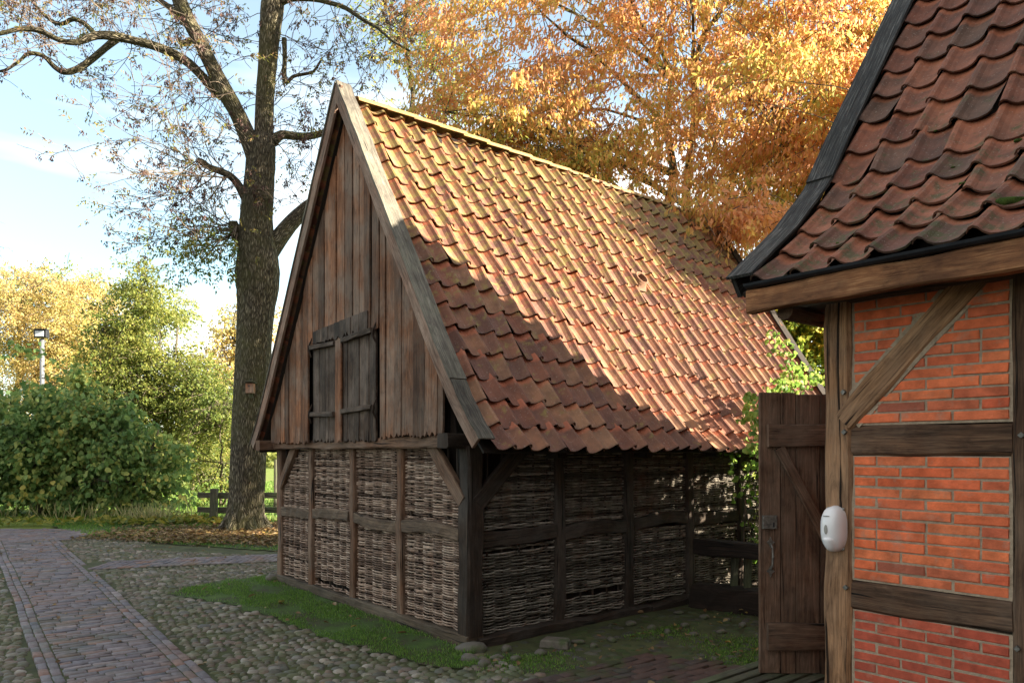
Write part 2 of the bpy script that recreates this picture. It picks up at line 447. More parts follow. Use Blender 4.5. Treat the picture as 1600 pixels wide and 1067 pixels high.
M['cobble'] = island('fieldstone_cobbles', [(0.0825, 0.077, 0.055), (0.132, 0.1155, 0.088), (0.066, 0.066, 0.0528), (0.176, 0.154, 0.121), (0.11, 0.0935, 0.0715), (0.154, 0.11, 0.088), (0.099, 0.1012, 0.0968), (0.264, 0.2365, 0.198), (0.11, 0.099, 0.077)], .75, 20, .5, .4, 50, moss=((0.0605, 0.077, 0.022), 3.2, .47, .6))
M['stone'] = island('loose_fieldstones', [(0.096, 0.088, 0.072), (0.176, 0.152, 0.128), (0.08, 0.08, 0.072), (0.144, 0.12, 0.096)], .8, 16, .5, .5, 40, moss=((0.04, 0.064, 0.016), 5, .5, .8))
M['stone_dark'] = island('dark_fieldstones', [(0.05738, 0.051, 0.04208), (0.102, 0.08925, 0.07395), (0.0765, 0.07013, 0.06375), (0.1275, 0.1122, 0.0918)], .8, 16, .5, .5, 40, moss=((0.04462, 0.06375, 0.01785), 5, .5, .8))
M['yard_stone'] = island('mossy_yard_stones', [(0.039, 0.03705, 0.02925), (0.06825, 0.06045, 0.04875), (0.04875, 0.04875, 0.04095), (0.08288, 0.07312, 0.0585)], .8, 16, .5, .5, 40, moss=((0.03413, 0.05362, 0.0117), 2.6, .42, .85))
M['brick_dark'] = simple('dark_brown_brick', (.09, .05, .038), .9, .5, .4, 6)
M['joint'] = simple('sandy_joint_soil', (.05, .056, .022), .95, .6, .45, 3)
M['pale_clay'] = simple('pale_clay_ring', (.17, .085, .05), .8, .3, .3, 30)
M['white_plastic'] = simple('white_plastic', (.78, .76, .78), .25, 0, .02, 3, spec=.5)
M['grey_plastic'] = simple('grey_window_plastic', (.28, .27, .25), .2, 0, .1, 20, spec=.5)
M['iron'] = simple('dull_iron', (.16, .15, .135), .55, .4, .4, 30, .7)
M['black_metal'] = simple('black_gutter', (.018, .02, .026), .45, .2, .3, 10)
M['pale_metal'] = simple('galvanised_pole', (0.18, 0.192, 0.21), .5, .2, .2, 6, .4)
M['lamp_glass'] = simple('lamp_glass', (.6, .65, .7), .15, 0, .1, 5)
M['moss'] = simple('moss_cushion', (.045, .075, .012), .95, .8, .5, 40)
M['fence_wood'] = wood('grey_fence_wood', (0.021, 0.0196, 0.014), (0.084, 0.077, 0.056), (0.175, 0.161, 0.119), .3, grey=(0.084, 0.112, 0.049), greyamt=.6)

def bark(name, a, b2, c3, sc=16, moss=.5, mosscol=(.10, .11, .03), bd=.05):
    m, nt, b, _ = mat_new(name)
    t = nt.nodes.new('ShaderNodeTexCoord')
    uv = t.outputs['UV']; ob = t.outputs['Object']
    n1 = noise(nt, uv, 1, 5, .6, 1.3, (sc, sc * .22, 1))
    v = node(nt, 'ShaderNodeTexVoronoi', Scale=1.0); v.feature = 'DISTANCE_TO_EDGE'
    mpn = nt.nodes.new('ShaderNodeMapping'); mpn.inputs['Scale'].default_value = (sc * .9, sc * .17, 1)
    wr = nt.nodes.new('ShaderNodeMix'); wr.data_type = 'RGBA'; wr.blend_type = 'ADD'; wr.inputs['Factor'].default_value = .09
    nn = node(nt, 'ShaderNodeTexNoise', Scale=6.0, Detail=3.0); nt.links.new(uv, nn.inputs['Vector'])
    nt.links.new(uv, wr.inputs['A']); nt.links.new(nn.outputs['Color'], wr.inputs['B'])
    nt.links.new(wr.outputs['Result'], mpn.inputs['Vector']); nt.links.new(mpn.outputs[0], v.inputs['Vector'])
    ve = math_(nt, 'MULTIPLY', v.outputs['Distance'], 2.2, clamp=True)
    h = math_(nt, 'MULTIPLY_ADD', n1, .5, ve)
    c = ramp(nt, h, [(.25, a), (.62, b2), (1., c3)])
    mm = math_(nt, 'MULTIPLY', ramp(nt, noise(nt, ob, .9, 5, .7), [(.42, (0, 0, 0)), (.62, (1, 1, 1))]), moss)
    c = mix(nt, mm, c, mosscol)
    nt.links.new(c, b.inputs['Base Color']); b.inputs['Roughness'].default_value = .9
    bump(nt, b, h, 1.0, bd)
    return m
M['bark_ash'] = bark('furrowed_ash_bark', (0.0156, 0.0117, 0.0078), (0.1105, 0.091, 0.0624), (0.26, 0.2275, 0.169), 34, .45, (0.0975, 0.0975, 0.0286), .04)
M['bark'] = bark('grey_bark', (.03, .025, .018), (.11, .09, .065), (.2, .18, .13), 24, .4, (.09, .09, .035), .02)
M['twig'] = simple('thin_twigs', (.11, .085, .065), .85, 0, .4, 5)

def leafmat(name, cols, trans=.45, patch=None, psc=.5, rough=.55, tcol=1.3):
    m, nt, b, out = mat_new(name)
    t = nt.nodes.new('ShaderNodeTexCoord'); g = nt.nodes.new('ShaderNodeNewGeometry')
    rnd = g.outputs['Random Per Island']
    if patch:
        pn = noise(nt, t.outputs['Object'], psc, 3, .6)
        rnd2 = math_(nt, 'ADD', math_(nt, 'MULTIPLY', rnd, 1 - patch), math_(nt, 'MULTIPLY', ramp(nt, pn, [(.3, (0, 0, 0)), (.7, (1, 1, 1))]), patch))
    else: rnd2 = rnd
    c = ramp(nt, rnd2, [(k / max(1, len(cols) - 1), q) for k, q in enumerate(cols)])
    nt.links.new(c, b.inputs['Base Color']); b.inputs['Roughness'].default_value = rough
    tr = nt.nodes.new('ShaderNodeBsdfTranslucent')
    vm = nt.nodes.new('ShaderNodeVectorMath'); vm.operation = 'SCALE'; vm.inputs['Scale'].default_value = tcol
    nt.links.new(c, vm.inputs[0]); nt.links.new(vm.outputs[0], tr.inputs['Color'])
    mxs = nt.nodes.new('ShaderNodeMixShader'); mxs.inputs[0].default_value = trans
    nt.links.new(b.outputs[0], mxs.inputs[1]); nt.links.new(tr.outputs[0], mxs.inputs[2])
    nt.links.new(mxs.outputs[0], out.inputs['Surface'])
    return m
M['leaf_orange'] = leafmat('copper_autumn_leaves', [(.19, .25, .05), (.40, .38, .09), (.62, .42, .12), (.62, .29, .12), (.66, .35, .20), (.68, .44, .26)], .5, .6, .6)
M['leaf_gy'] = leafmat('green_yellow_leaves', [(.06, .12, .02), (.12, .19, .03), (.25, .30, .05), (.5, .38, .05), (.55, .33, .05)], .5, .5, .7)
M['leaf_ash'] = leafmat('fading_ash_leaves', [(0.0744, 0.1042, 0.02604), (0.119, 0.1414, 0.03348), (0.2009, 0.1786, 0.04464), (0.2232, 0.119, 0.06696), (0.1637, 0.0744, 0.05208)], .45, .5, .5)
M['leaf_green_ash'] = leafmat('green_ash_leaves', [(.06, .10, .025), (.10, .15, .035), (.16, .2, .045), (.28, .22, .06)], .45)
M['keys'] = leafmat('dark_seed_keys', [(0.042, 0.021, 0.021), (0.072, 0.036, 0.03), (0.102, 0.054, 0.045)], .25)
M['leaf_dark'] = leafmat('dark_hazel_leaves', [(0.05929, 0.1186, 0.03953), (0.09882, 0.1778, 0.05534), (0.1384, 0.2371, 0.06918), (0.2174, 0.2965, 0.08894), (0.336, 0.3558, 0.09882), (0.5929, 0.4744, 0.1186)], .35, .35, .6)
M['leaf_light'] = leafmat('light_hazel_leaves', [(0.06035, 0.09807, 0.0264), (0.1132, 0.1584, 0.03772), (0.1811, 0.2112, 0.04904), (0.2716, 0.2716, 0.06035), (0.3621, 0.3018, 0.09053)], .5, .5, .45)
M['leaf_far'] = leafmat('pale_golden_leaves', [(0.3312, 0.3312, 0.1012), (0.4784, 0.4048, 0.1472), (0.552, 0.3956, 0.184), (0.5704, 0.4232, 0.2392)], .5, .6, .18)
M['leaf_far_g'] = leafmat('pale_green_leaves', [(.17, .22, .07), (.26, .30, .09), (.38, .36, .12)], .5, .6, .2)
M['leaf_vine'] = leafmat('vine_leaves', [(.06, .13, .02), (.16, .28, .05), (.22, .33, .07), (.35, .4, .1)], .5)
M['litter'] = leafmat('fallen_leaves', [(0.07615, 0.04032, 0.01792), (0.1344, 0.07615, 0.03136), (0.1881, 0.121, 0.05375), (0.224, 0.1703, 0.08959), (0.2463, 0.1612, 0.03584)], .2)
M['hosta'] = leafmat('yellowing_ground_leaves', [(0.045, 0.075, 0.015), (0.105, 0.135, 0.0225), (0.27, 0.24, 0.0375), (0.375, 0.24, 0.0375)], .4, .5, .8)
M['grass'] = leafmat('grass_blades', [(0.06598, 0.1413, 0.02262), (0.1037, 0.2074, 0.03016), (0.1885, 0.2828, 0.05655)], .35)
M['reed'] = leafmat('dry_grass_blades', [(.14, .16, .05), (.3, .28, .12), (.42, .36, .2)], .35)

def ground_mat():
    m, nt, b, _ = mat_new('earth_and_grass')
    t = nt.nodes.new('ShaderNodeTexCoord'); ob = t.outputs['Object']
    sp = nt.nodes.new('ShaderNodeSeparateXYZ'); nt.links.new(ob, sp.inputs[0])
    far = ramp(nt, math_(nt, 'MULTIPLY_ADD', sp.outputs['Y'], .2, math_(nt, 'MULTIPLY_ADD', noise(nt, ob, 1.2, 4), .5, -2.95)), [(.0, (0, 0, 0)), (.6, (1, 1, 1))])
    soil = ramp(nt, noise(nt, ob, 4, 6, .65), [(.3, (.022, .018, .012)), (.7, (.065, .055, .035))])
    mossy = ramp(nt, noise(nt, ob, 1.7, 5, .65), [(.5, (0, 0, 0)), (.6, (1, 1, 1))])
    soil = mix(nt, mossy, soil, (.035, .055, .014))
    grass = ramp(nt, noise(nt, ob, 2.5, 6, .7), [(.3, (.07, .10, .02)), (.5, (.13, .18, .03)), (.7, (.2, .2, .05))])
    nt.links.new(mix(nt, far, soil, grass), b.inputs['Base Color'])
    b.inputs['Roughness'].default_value = .95
    bump(nt, b, noise(nt, ob, 12, 6, .7), .8, .03)
    return m
M['ground'] = ground_mat()
def verge_mat(name, stops, sc=3):
    m, nt, b, _ = mat_new(name)
    t = nt.nodes.new('ShaderNodeTexCoord'); ob = t.outputs['Object']
    c = ramp(nt, noise(nt, ob, sc, 6, .7), stops)
    nt.links.new(c, b.inputs['Base Color']); b.inputs['Roughness'].default_value = .95
    bump(nt, b, noise(nt, ob, 40, 5, .7), .8, .02)
    return m
M['turf'] = verge_mat('short_turf', [(.36, (0.0625, 0.0525, 0.03)), (.46, (0.04375, 0.05625, 0.01875)), (.56, (0.05, 0.09375, 0.0175)), (.7, (0.075, 0.1187, 0.025))], 2.2)
# ------------------------------------------------------------------ roofs
def path_at(path, v):
    acc = 0
    for i in range(len(path) - 1):
        (p0, z0), (p1, z1) = path[i], path[i + 1]
        L = math.hypot(p1 - p0, z1 - z0)
        if v <= acc + L or i == len(path) - 2:
            u = (v - acc) / L
            dp, dz = (p1 - p0) / L, (z1 - z0) / L
            return p0 + (p1 - p0) * u, z0 + (z1 - z0) * u, dp, dz
        acc += L
def path_len(path):
    return sum(math.hypot(path[i + 1][0] - path[i][0], path[i + 1][1] - path[i][1]) for i in range(len(path) - 1))
PU = (0, .12, .25, .4, .55, .68, .78, .86, .94, 1.04)
PHH = (.45, .15, .02, 0, .12, .5, .88, 1, .85, .4)
PU2 = (0, .06, .14, .22, .30, .42, .58, .75, .9, 1.03)
PH2 = (.5, .88, 1, .85, .42, .1, 0, .03, .16, .5)
def tile_roof(mb, mapf, path, a0, n, w, exp, A, seed=1, PU=PU, PHH=PHH, lift=.028, sagf=None, skip=(), jit=1.0, first=0.0):
    r = random.Random(seed)
    L = path_len(path)
    rows = int(math.ceil((L - first) / exp))
    m = len(PU)
    for j in range(rows):
        for i in range(n):
            if (i, j) in skip: continue
            v0 = first + j * exp + r.uniform(-.012, .012) * jit
            v1 = min(v0 + exp + .055, L + .01)
            if v1 - v0 < .05: continue
            if j and r.random() < .03: v0 -= r.uniform(.02, .05)
            da = r.uniform(-.006, .006) * jit; rot = r.uniform(-.018, .018) * jit
            dl = r.uniform(0, .012) * jit
            up = r.uniform(.0, 1)
            base = len(mb.v)
            for (v, hl, und, da2) in ((v0, lift + dl, 0, rot), (v1, .004, 0, 0), (v0 + .002, lift + dl, .014, rot), (v0 + .05, lift + dl - .004, .015, rot)):
                p, z, dp, dz = path_at(path, v)
                for k in range(m):
                    a = a0 + (i + PU[k]) * w + da + da2
                    h = PHH[k] * A + hl - und
                    if sagf: h += sagf(a, v)
                    mb.v.append(mapf(a, p - dz * h, z + dp * h))
            for k in range(m - 1):
                mb.face((base + k, base + k + 1, base + m + k + 1, base + m + k), ((PU[k] + i, 0), (PU[k + 1] + i, 0), (PU[k + 1] + i, 1), (PU[k] + i, 1)))
                mb.face((base + k + 1, base + k, base + 2 * m + k, base + 2 * m + k + 1), ((PU[k + 1] + i, .0), (PU[k] + i, .0), (PU[k] + i, 0), (PU[k + 1] + i, 0)))
                mb.face((base + 2 * m + k + 1, base + 2 * m + k, base + 3 * m + k, base + 3 * m + k + 1), ((PU[k + 1] + i, .0), (PU[k] + i, .0), (PU[k] + i, 0), (PU[k + 1] + i, 0)))
def deck(mb, mapf, path, a0, a1, h=-.02, th=.02):
    pts = []
    for (p, z), k in zip(path, range(len(path))):
        q = path_at(path, sum(math.hypot(path[i + 1][0] - path[i][0], path[i + 1][1] - path[i][1]) for i in range(k)))
        pts.append((p, z, q[2], q[3]))
    base = len(mb.v)
    for (p, z, dp, dz) in pts:
        for a in (a0, a1):
            for hh in (h, h - th):
                mb.v.append(mapf(a, p - dz * hh, z + dp * hh))
    for i in range(len(pts) - 1):
        b = base + 4 * i
        for q in ((0, 2, 6, 4), (1, 5, 7, 3), (0, 4, 5, 1), (2, 3, 7, 6)):
            mb.face([b + k for k in q])
    mb.face((base, base + 1, base + 3, base + 2)); e = base + 4 * (len(pts) - 1); mb.face((e, e + 2, e + 3, e + 1))

# ------------------------------------------------------------------ barn
BW, BL = 4.27, 6.15
TC = 2.05
SE = 6.2
barn = thing('wattle_barn', 'small old timber barn with wattle walls, a planked gable and a steep red pantile roof', 'barn', (3.0, 2.1, GZ), True)
BR = [(-.42, 1.61), (-.16, 1.90), (.16, 2.35), (TC, 5.33)]               # right side: p = t
BLF = [(-(4.52), 1.61), (-4.26, 1.90), (-3.94, 2.35), (-TC, 5.33)]       # left side: p = -t
mr = lambda a, p, z: Vector((a, p, z))
mlf = lambda a, p, z: Vector((SE - .25 + -a, -p, z))
sag = lambda a, v: .032 * math.sin(a * 1.1 + .4) * math.sin(v * .9) - .012 * math.sin(a * 2.3 + v)

mb = MB(3)
tw = .213
NT = 30
HS, HT = 3.405, .991        # the round vent tile
hv = (HT + .42) / math.cos(math.atan(1.57)) * .97
tile_roof(mb, mr, BR, -.1, NT, tw, .276, .066, 5, jit=1.7, sagf=sag, first=-.03, skip=[(int((HS + .1) / tw), int((2.55) / .276))])
tile_roof(mb, mlf, BLF, -.25, NT, tw, .276, .056, 6, sagf=sag, first=-.03)
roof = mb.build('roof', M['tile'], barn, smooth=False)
# vent ring fills the place of the left out tile
mb = MB()
ci, cj = int((HS + .1) / tw), int(2.55 / .276)
va = cj * .276 - .03 + .14
p, z, dp, dz = path_at(BR, va)
cs = -.1 + (ci + .5) * tw
def rp(da, dv, h):
    return Vector((cs + da, p + dp * dv - dz * h, z + dz * dv + dp * h))
n = 20
for (r0, h) in ((.125, .028), (.098, .055), (.098, .10), (.08, .10), (.076, -.06)):
    for k in range(n):
        a = 2 * math.pi * k / n
        if h == .028:
            q = max(abs(math.cos(a)), abs(math.sin(a)))
            mb.v.append(rp(math.cos(a) / q * .118, math.sin(a) / q * .17, h))
        else: mb.v.append(rp(math.cos(a) * r0, math.sin(a) * r0, h))
for j in range(4):
    for k in range(n):
        mb.face((j * n + k, j * n + (k + 1) % n, (j + 1) * n + (k + 1) % n, (j + 1) * n + k), ((.3, .5),) * 4)
mb.build('vent_tile', M['pale_clay'], roof, smooth=True)
mb = MB()
deck(mb, mr, BR, -.14, SE + .1, -.012, .02)
deck(mb, mlf, BLF, -.32, SE - .25 + .14, -.012, .02)
mb.build('roof_boarding', M['wood_brown'], barn)
mb = MB(9)
k = 0; s = -.02
while s < SE - .02:
    pts = []
    e = min(s + .40, SE + .12)
    zz = 5.375 + .022 * math.sin(s * 1.1 + .4) * .5 + mb.rng.uniform(-.006, .006) - .045 * (s / SE)
    sec = []
    for q in range(9):
        a = math.pi * q / 8
        sec.append((.105 * math.cos(a), .075 * math.sin(a) - .02))
    for q in range(8, -1, -1):
        a = math.pi * q / 8
        sec.append((.09 * math.cos(a), .06 * math.sin(a) - .02))
    mb.sweep([(s, TC, zz), (e, TC, zz + .012)], sec)
    s += .345
ridge = mb.build('ridge_tiles', M['ridge'], barn, smooth=False)

# barge boards: face board and a cover board on top, following the roof edge
def along(path, h, ext=0.0, n=16):
    L = path_len(path); out = []
    for k in range(n + 1):
        v = -.02 + (L + .02 + ext) * k / n
        p, z, dp, dz = path_at(path, v)
        out.append((p - dz * h, z + dp * h))
    # smooth
    for _ in range(2):
        out = [out[0]] + [((out[i - 1][0] + 2 * out[i][0] + out[i + 1][0]) / 4, (out[i - 1][1] + 2 * out[i][1] + out[i + 1][1]) / 4) for i in range(1, n)] + [out[-1]]
    return out
def strip(mb, mapf, path, s0, s1, h0, h1, vtop, vbot=-.02, seg=18):
    """a board between s0..s1 across and h0..h1 above the roof line"""
    L = path_len(path)
    base = len(mb.v); vo = mb.rng.uniform(0, 40)
    for k in range(seg + 1):
        v = vbot + (vtop - vbot) * k / seg
        p, z, dp, dz = path_at(path, v)
        # blend direction near kinks
        q0 = path_at(path, max(v - .25, 0)); q1 = path_at(path, min(v + .25, L))
        dp, dz = (q0[2] + q1[2]) / 2, (q0[3] + q1[3]) / 2
        nn = math.hypot(dp, dz); dp /= nn; dz /= nn
        w = mb.rng.uniform(-.003, .003)
        for (s, h) in ((s0, h0), (s1, h0), (s1, h1), (s0, h1)):
            mb.v.append(mapf(s + w, p - dz * (h + w), z + dp * (h + w)))
    per = [0, abs(s1 - s0), abs(s1 - s0) + abs(h1 - h0), 2 * abs(s1 - s0) + abs(h1 - h0), 2 * (abs(s1 - s0) + abs(h1 - h0))]
    for k in range(seg):
        for q in range(4):
            b = base + 4 * k; q2 = (q + 1) % 4
            va, vb = vo + (vtop - vbot) * k / seg, vo + (vtop - vbot) * (k + 1) / seg
            mb.face((b + q, b + q2, b + 4 + q2, b + 4 + q), ((per[q], va), (per[q + 1], va), (per[q + 1], vb), (per[q], vb)))
    mb.face((base + 3, base + 2, base + 1, base)); e = base + 4 * seg; mb.face((e, e + 1, e + 2, e + 3))
mleft = lambda a, p, z: Vector((a, -p, z))
LB = path_len(BR)
for (mp_, pth) in ((mr, BR), (mleft, BLF)):
    mb = MB(11)
    strip(mb, mp_, pth, -.235, -.205, -.02, .105, LB + .16, .05)
    bo = mb.build('bargeboard', M['wood_bargeface'], barn, bevel=.003)
    mb = MB(12)
    strip(mb, mp_, pth, -.25, -.075, .107, .128, LB + .16, .70)
    strip(mb, mp_, pth, -.245, -.085, .107, .124, .694, .03, 8)
    mb.build('bargeboard_capping', M['wood_barge'] if mp_ is mr else M['wood_barge'], bo, bevel=.003)
    mb = MB(13)
    strip(mb, mp_, pth, SE + .1, SE + .13, -.14, .10, LB + .1)
    bo = mb.build('bargeboard', M['wood_brown'], barn)
    mb = MB(14)
    strip(mb, mp_, pth, SE - .02, SE + .15, .102, .128, LB + .08)
    mb.build('bargeboard_capping', M['wood_brown'], bo)

# timber frame ---------------------------------------------------------
def wall_post(s, t, z0=0., z1=1.62, w=.12, d=.13, mat='wood_frame', face='g', bowv=(0, 0, 0), name='post', seed=0):
    mb = MB(seed + int(s * 97 + t * 31))
    mb.timber((s, t, z0), (s, t, z1), w if face == 'g' else d, d if face == 'g' else w, up=(1, 0, 0), jit=.004, bow=bowv, wob=.006)
    return mb.build(name, M[mat], barn, smooth=False)
wall_post(.082, .075, -.01, 1.66, .165, .175, 'wood_dark', name='corner_post')
wall_post(.075, BW - .06, -.01, 1.62, .13, .14, 'wood_frame', name='corner_post')
for i, t in enumerate((1.16, 2.18, 3.235)):
    wall_post(.06, t, -.005, 1.66, .105, .12, 'wood_frame', bowv=(0, (.012, -.02, .01)[i], 0))
for i, s in enumerate((1.09, 2.11, 3.13, 4.15, 5.15)):
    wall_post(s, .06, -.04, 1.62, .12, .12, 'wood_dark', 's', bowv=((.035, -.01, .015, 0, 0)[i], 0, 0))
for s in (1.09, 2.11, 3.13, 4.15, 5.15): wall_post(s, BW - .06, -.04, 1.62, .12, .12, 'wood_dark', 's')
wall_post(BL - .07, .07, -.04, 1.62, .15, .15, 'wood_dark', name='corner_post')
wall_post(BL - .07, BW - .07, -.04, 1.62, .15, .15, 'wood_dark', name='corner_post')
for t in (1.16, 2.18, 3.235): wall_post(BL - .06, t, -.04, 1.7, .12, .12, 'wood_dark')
# mid rails between posts
ts = [.16, 1.10, 1.22, 2.12, 2.24, 3.18, 3.29, BW - .13]
zr = [.865, .875, .85, .9, .88, .865, .83, .835]
for i in range(4):
    mb = MB(40 + i)
    a, b = ts[2 * i], ts[2 * i + 1]
    mb.timber((.035, a, zr[2 * i] ), (.035, b, zr[2 * i + 1]), .07, .115, jit=.006, bow=(0, 0, (.025, -.03, .02, .0)[i]), wob=.008, seg=9)
    mb.build('rail', M['wood_grey'], barn)
ss = [.17, 1.04, 1.15, 2.05, 2.17, 3.07, 3.19, 4.09, 4.21, 5.09]
zs = [.83, .84, .80, .83, .84, .85, .83, .83, .83, .83]
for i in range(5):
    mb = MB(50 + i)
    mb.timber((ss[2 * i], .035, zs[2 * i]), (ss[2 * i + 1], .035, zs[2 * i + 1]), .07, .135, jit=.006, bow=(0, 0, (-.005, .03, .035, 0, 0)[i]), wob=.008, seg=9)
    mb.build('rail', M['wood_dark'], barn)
# sills
mb = MB(60)
mb.timber((.07, .0, -.055), (.07, 2.2, -.052), .19, .12, jit=.005, wob=.004)
mb.timber((.075, 2.2, -.045), (.075, BW + .02, -.05), .18, .10, jit=.005, wob=.004)
mb.build('sill', M['wood_sill'], barn)
mb = MB(61)
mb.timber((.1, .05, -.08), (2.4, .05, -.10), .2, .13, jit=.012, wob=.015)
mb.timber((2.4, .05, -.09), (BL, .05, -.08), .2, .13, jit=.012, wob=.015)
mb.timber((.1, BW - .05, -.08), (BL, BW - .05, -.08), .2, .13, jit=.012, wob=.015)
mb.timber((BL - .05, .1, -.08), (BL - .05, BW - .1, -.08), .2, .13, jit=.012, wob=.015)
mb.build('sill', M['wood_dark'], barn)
# braces
def brace(a, b, w, h, up, mat, bow=(0, 0, 0)):
    mb = MB(int(a[1] * 71 + a[0] * 13 + 5))
    mb.timber(a, b, w, h, up=up, jit=.004, bow=bow, wob=.004)
    return mb.build('brace', M[mat], barn)
brace((.02, .10, 1.17), (.02, .60, 1.68), .13, .06, (1, 0, 0), 'wood_frame')
brace((.02, BW - .10, 1.15), (.02, BW - .60, 1.68), .12, .06, (1, 0, 0), 'wood_frame')
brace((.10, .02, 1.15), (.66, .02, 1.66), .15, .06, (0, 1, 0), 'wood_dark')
# plates and tie beam
mb = MB(70); mb.timber((-.02, .26, 1.70), (-.02, BW + .02, 1.685), .12, .105, jit=.005, wob=.004, bow=(0, 0, -.008)); tie = mb.build('tie_beam', M['wood_frame'], barn)
mb = MB(71); mb.timber((-.26, BW - .03, 1.68), (BL, BW - .03, 1.68), .14, .13, jit=.004); mb.build('wall_plate', M['wood_frame'], barn)
mb = MB(72); mb.timber((-.2, .10, 1.70), (BL + .05, .10, 1.70), .16, .13, jit=.004); mb.build('wall_plate', M['wood_dark'], barn)
mb = MB(73); mb.timber((BL - .05, .1, 1.70), (BL - .05, BW, 1.70), .12, .12, jit=.005); mb.build('tie_beam', M['wood_dark'], barn)
for s in (1.0, 2.25, 3.5, 4.75):
    mb = MB(74); mb.timber((s, -.12, 1.60), (s, BW + .1, 1.60), .12, .12, jit=.005); mb.build('tie_beam', M['wood_dark'], barn)

# wattle ---------------------------------------------------------------
def wattle(name, mat, horiz, a0, a1, z0, z1, depth, seed, lim=None, pitch=.0118, sp=.17, holes=()):
    """horiz: 't' gable wall, 's' side wall; depth = plane coordinate of the rods."""
    r = random.Random(seed)
    mb = MB(seed)
    n = max(2, round((a1 - a0) / sp))
    st = [a0 + (a1 - a0) * (k + .5) / n + r.uniform(-.02, .02) for k in range(n)]
    Q = (lambda a, z, d: Vector((d, a, z))) if horiz == 't' else (lambda a, z, d: Vector((a, d, z)))
    z = z0 + .01; row = 0
    while z < z1:
        lo, hi = a0 - .02, a1 + .02
        if lim: lo, hi = lim(z, lo, hi)
        skipr = any(h0 < z < h1 and r.random() < .85 for (h0, h1) in holes)
        if hi - lo > .08 and r.random() > .012 and not skipr:
            pts = []; rad = []
            ph = row % 2
            rr = r.uniform(.0058, .0098)
            tilt = r.uniform(-.012, .012)
            keys = [lo] + [q for q in st if lo + .02 < q < hi - .02] + [hi]
            sgn0 = ph
            for k in range(len(keys) - 1):
                idx = len([q for q in st if q <= keys[k] + 1e-6])
                for u in (0, .35, .7):
                    a = keys[k] + (keys[k + 1] - keys[k]) * u
                    # offset alternates in front / behind at each stake
                    s_a = 1 if (idx + ph) % 2 else -1
                    s_b = -s_a
                    mixv = .5 - .5 * math.cos(math.pi * u)
                    off = (-s_a) * (1 - mixv) + (-s_b) * mixv
                    d = depth + off * .024 + r.uniform(-.004, .004)
                    pts.append(Q(a, z + tilt * (a - lo) / (hi - lo) + r.uniform(-.0022, .0022), d)); rad.append(rr * r.uniform(.85, 1.1))
            pts.append(Q(hi, z + tilt, depth)); rad.append(rr)
            if r.random() < .3:      # a stray end
                pts[-1] += Q(0, r.uniform(-.02, .02), 0) - Q(0, 0, 0)
            mb.tube(pts, rad, 4, caps=False)
        z += pitch * r.uniform(.8, 1.22); row += 1
    o = mb.build(name, M[mat], barn, smooth=False)
    mb = MB(seed + 1)
    for q in st:
        zt = z1
        mb.tube([Q(q, z0, depth), Q(q + r.uniform(-.01, .01), (z0 + zt) / 2, depth), Q(q, zt, depth)], .011, 5)
    mb.build('stakes', M['wood_dark'], o)
    return o
tb = [.14, 1.11, 1.21, 2.13, 2.23, 3.185, 3.285, BW - .12]
def limR(z, lo, hi):
    return (max(lo, .12 + (z - 1.12) * .98), hi) if z > 1.12 else (lo, hi)
def limL(z, lo, hi):
    return (lo, min(hi, BW - .12 - (z - 1.10) * .98)) if z > 1.10 else (lo, hi)
for i in range(4):
    a, b = tb[2 * i], tb[2 * i + 1]
    wattle('wattle_panel', 'withy', 't', a, b, .01, (zr[2 * i] + zr[2 * i + 1]) / 2 - .03, .055, 100 + i, holes=((.05, .08),) if i == 2 else ())
    wattle('wattle_panel', 'withy', 't', a, b, (zr[2 * i] + zr[2 * i + 1]) / 2 + .04, 1.66, .055, 110 + i, lim=limR if i == 0 else limL if i == 3 else None)
sb = [.16, 1.05, 1.14, 2.06, 2.16, 3.08, 3.18, 4.1, 4.2, 5.1, 5.2, BL - .14]
def limS(z, lo, hi):
    return (max(lo, .16 + (z - 1.1) * 1.1), hi) if z > 1.1 else (lo, hi)
for i in range(6):
    a, b = sb[2 * i], sb[2 * i + 1]
    wattle('wattle_panel', 'withy_shaded', 's', a, b, -.02, .77 if i else .74, .055, 120 + i, pitch=.0132, holes=((.16, .22),) if i == 1 else ((.7, .76),) if i == 0 else ())
    wattle('wattle_panel', 'withy_shaded', 's', a, b, .90, 1.60, .055, 130 + i, lim=limS if i == 0 else None, pitch=.0130)
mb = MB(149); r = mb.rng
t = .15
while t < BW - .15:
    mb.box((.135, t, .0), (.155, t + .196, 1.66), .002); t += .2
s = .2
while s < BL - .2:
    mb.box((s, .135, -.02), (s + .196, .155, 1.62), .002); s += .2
mb.build('shade_backing', M['wood_brown'], barn)  # dark boards added behind the wattle so its gaps read as shade
# hidden walls: planked
mb = MB(150)
for k in range(40):
    s = .1 + k * .15
    mb.box((s, BW - .05, -.03), (s + .146, BW - .03, 1.62), .002)
for k in range(28):
    t = .1 + k * .148
    mb.box((BL - .05, t, -.03), (BL - .03, t + .144, 1.66), .002)
mb.build('back_planking', M['wood_dark'], barn)

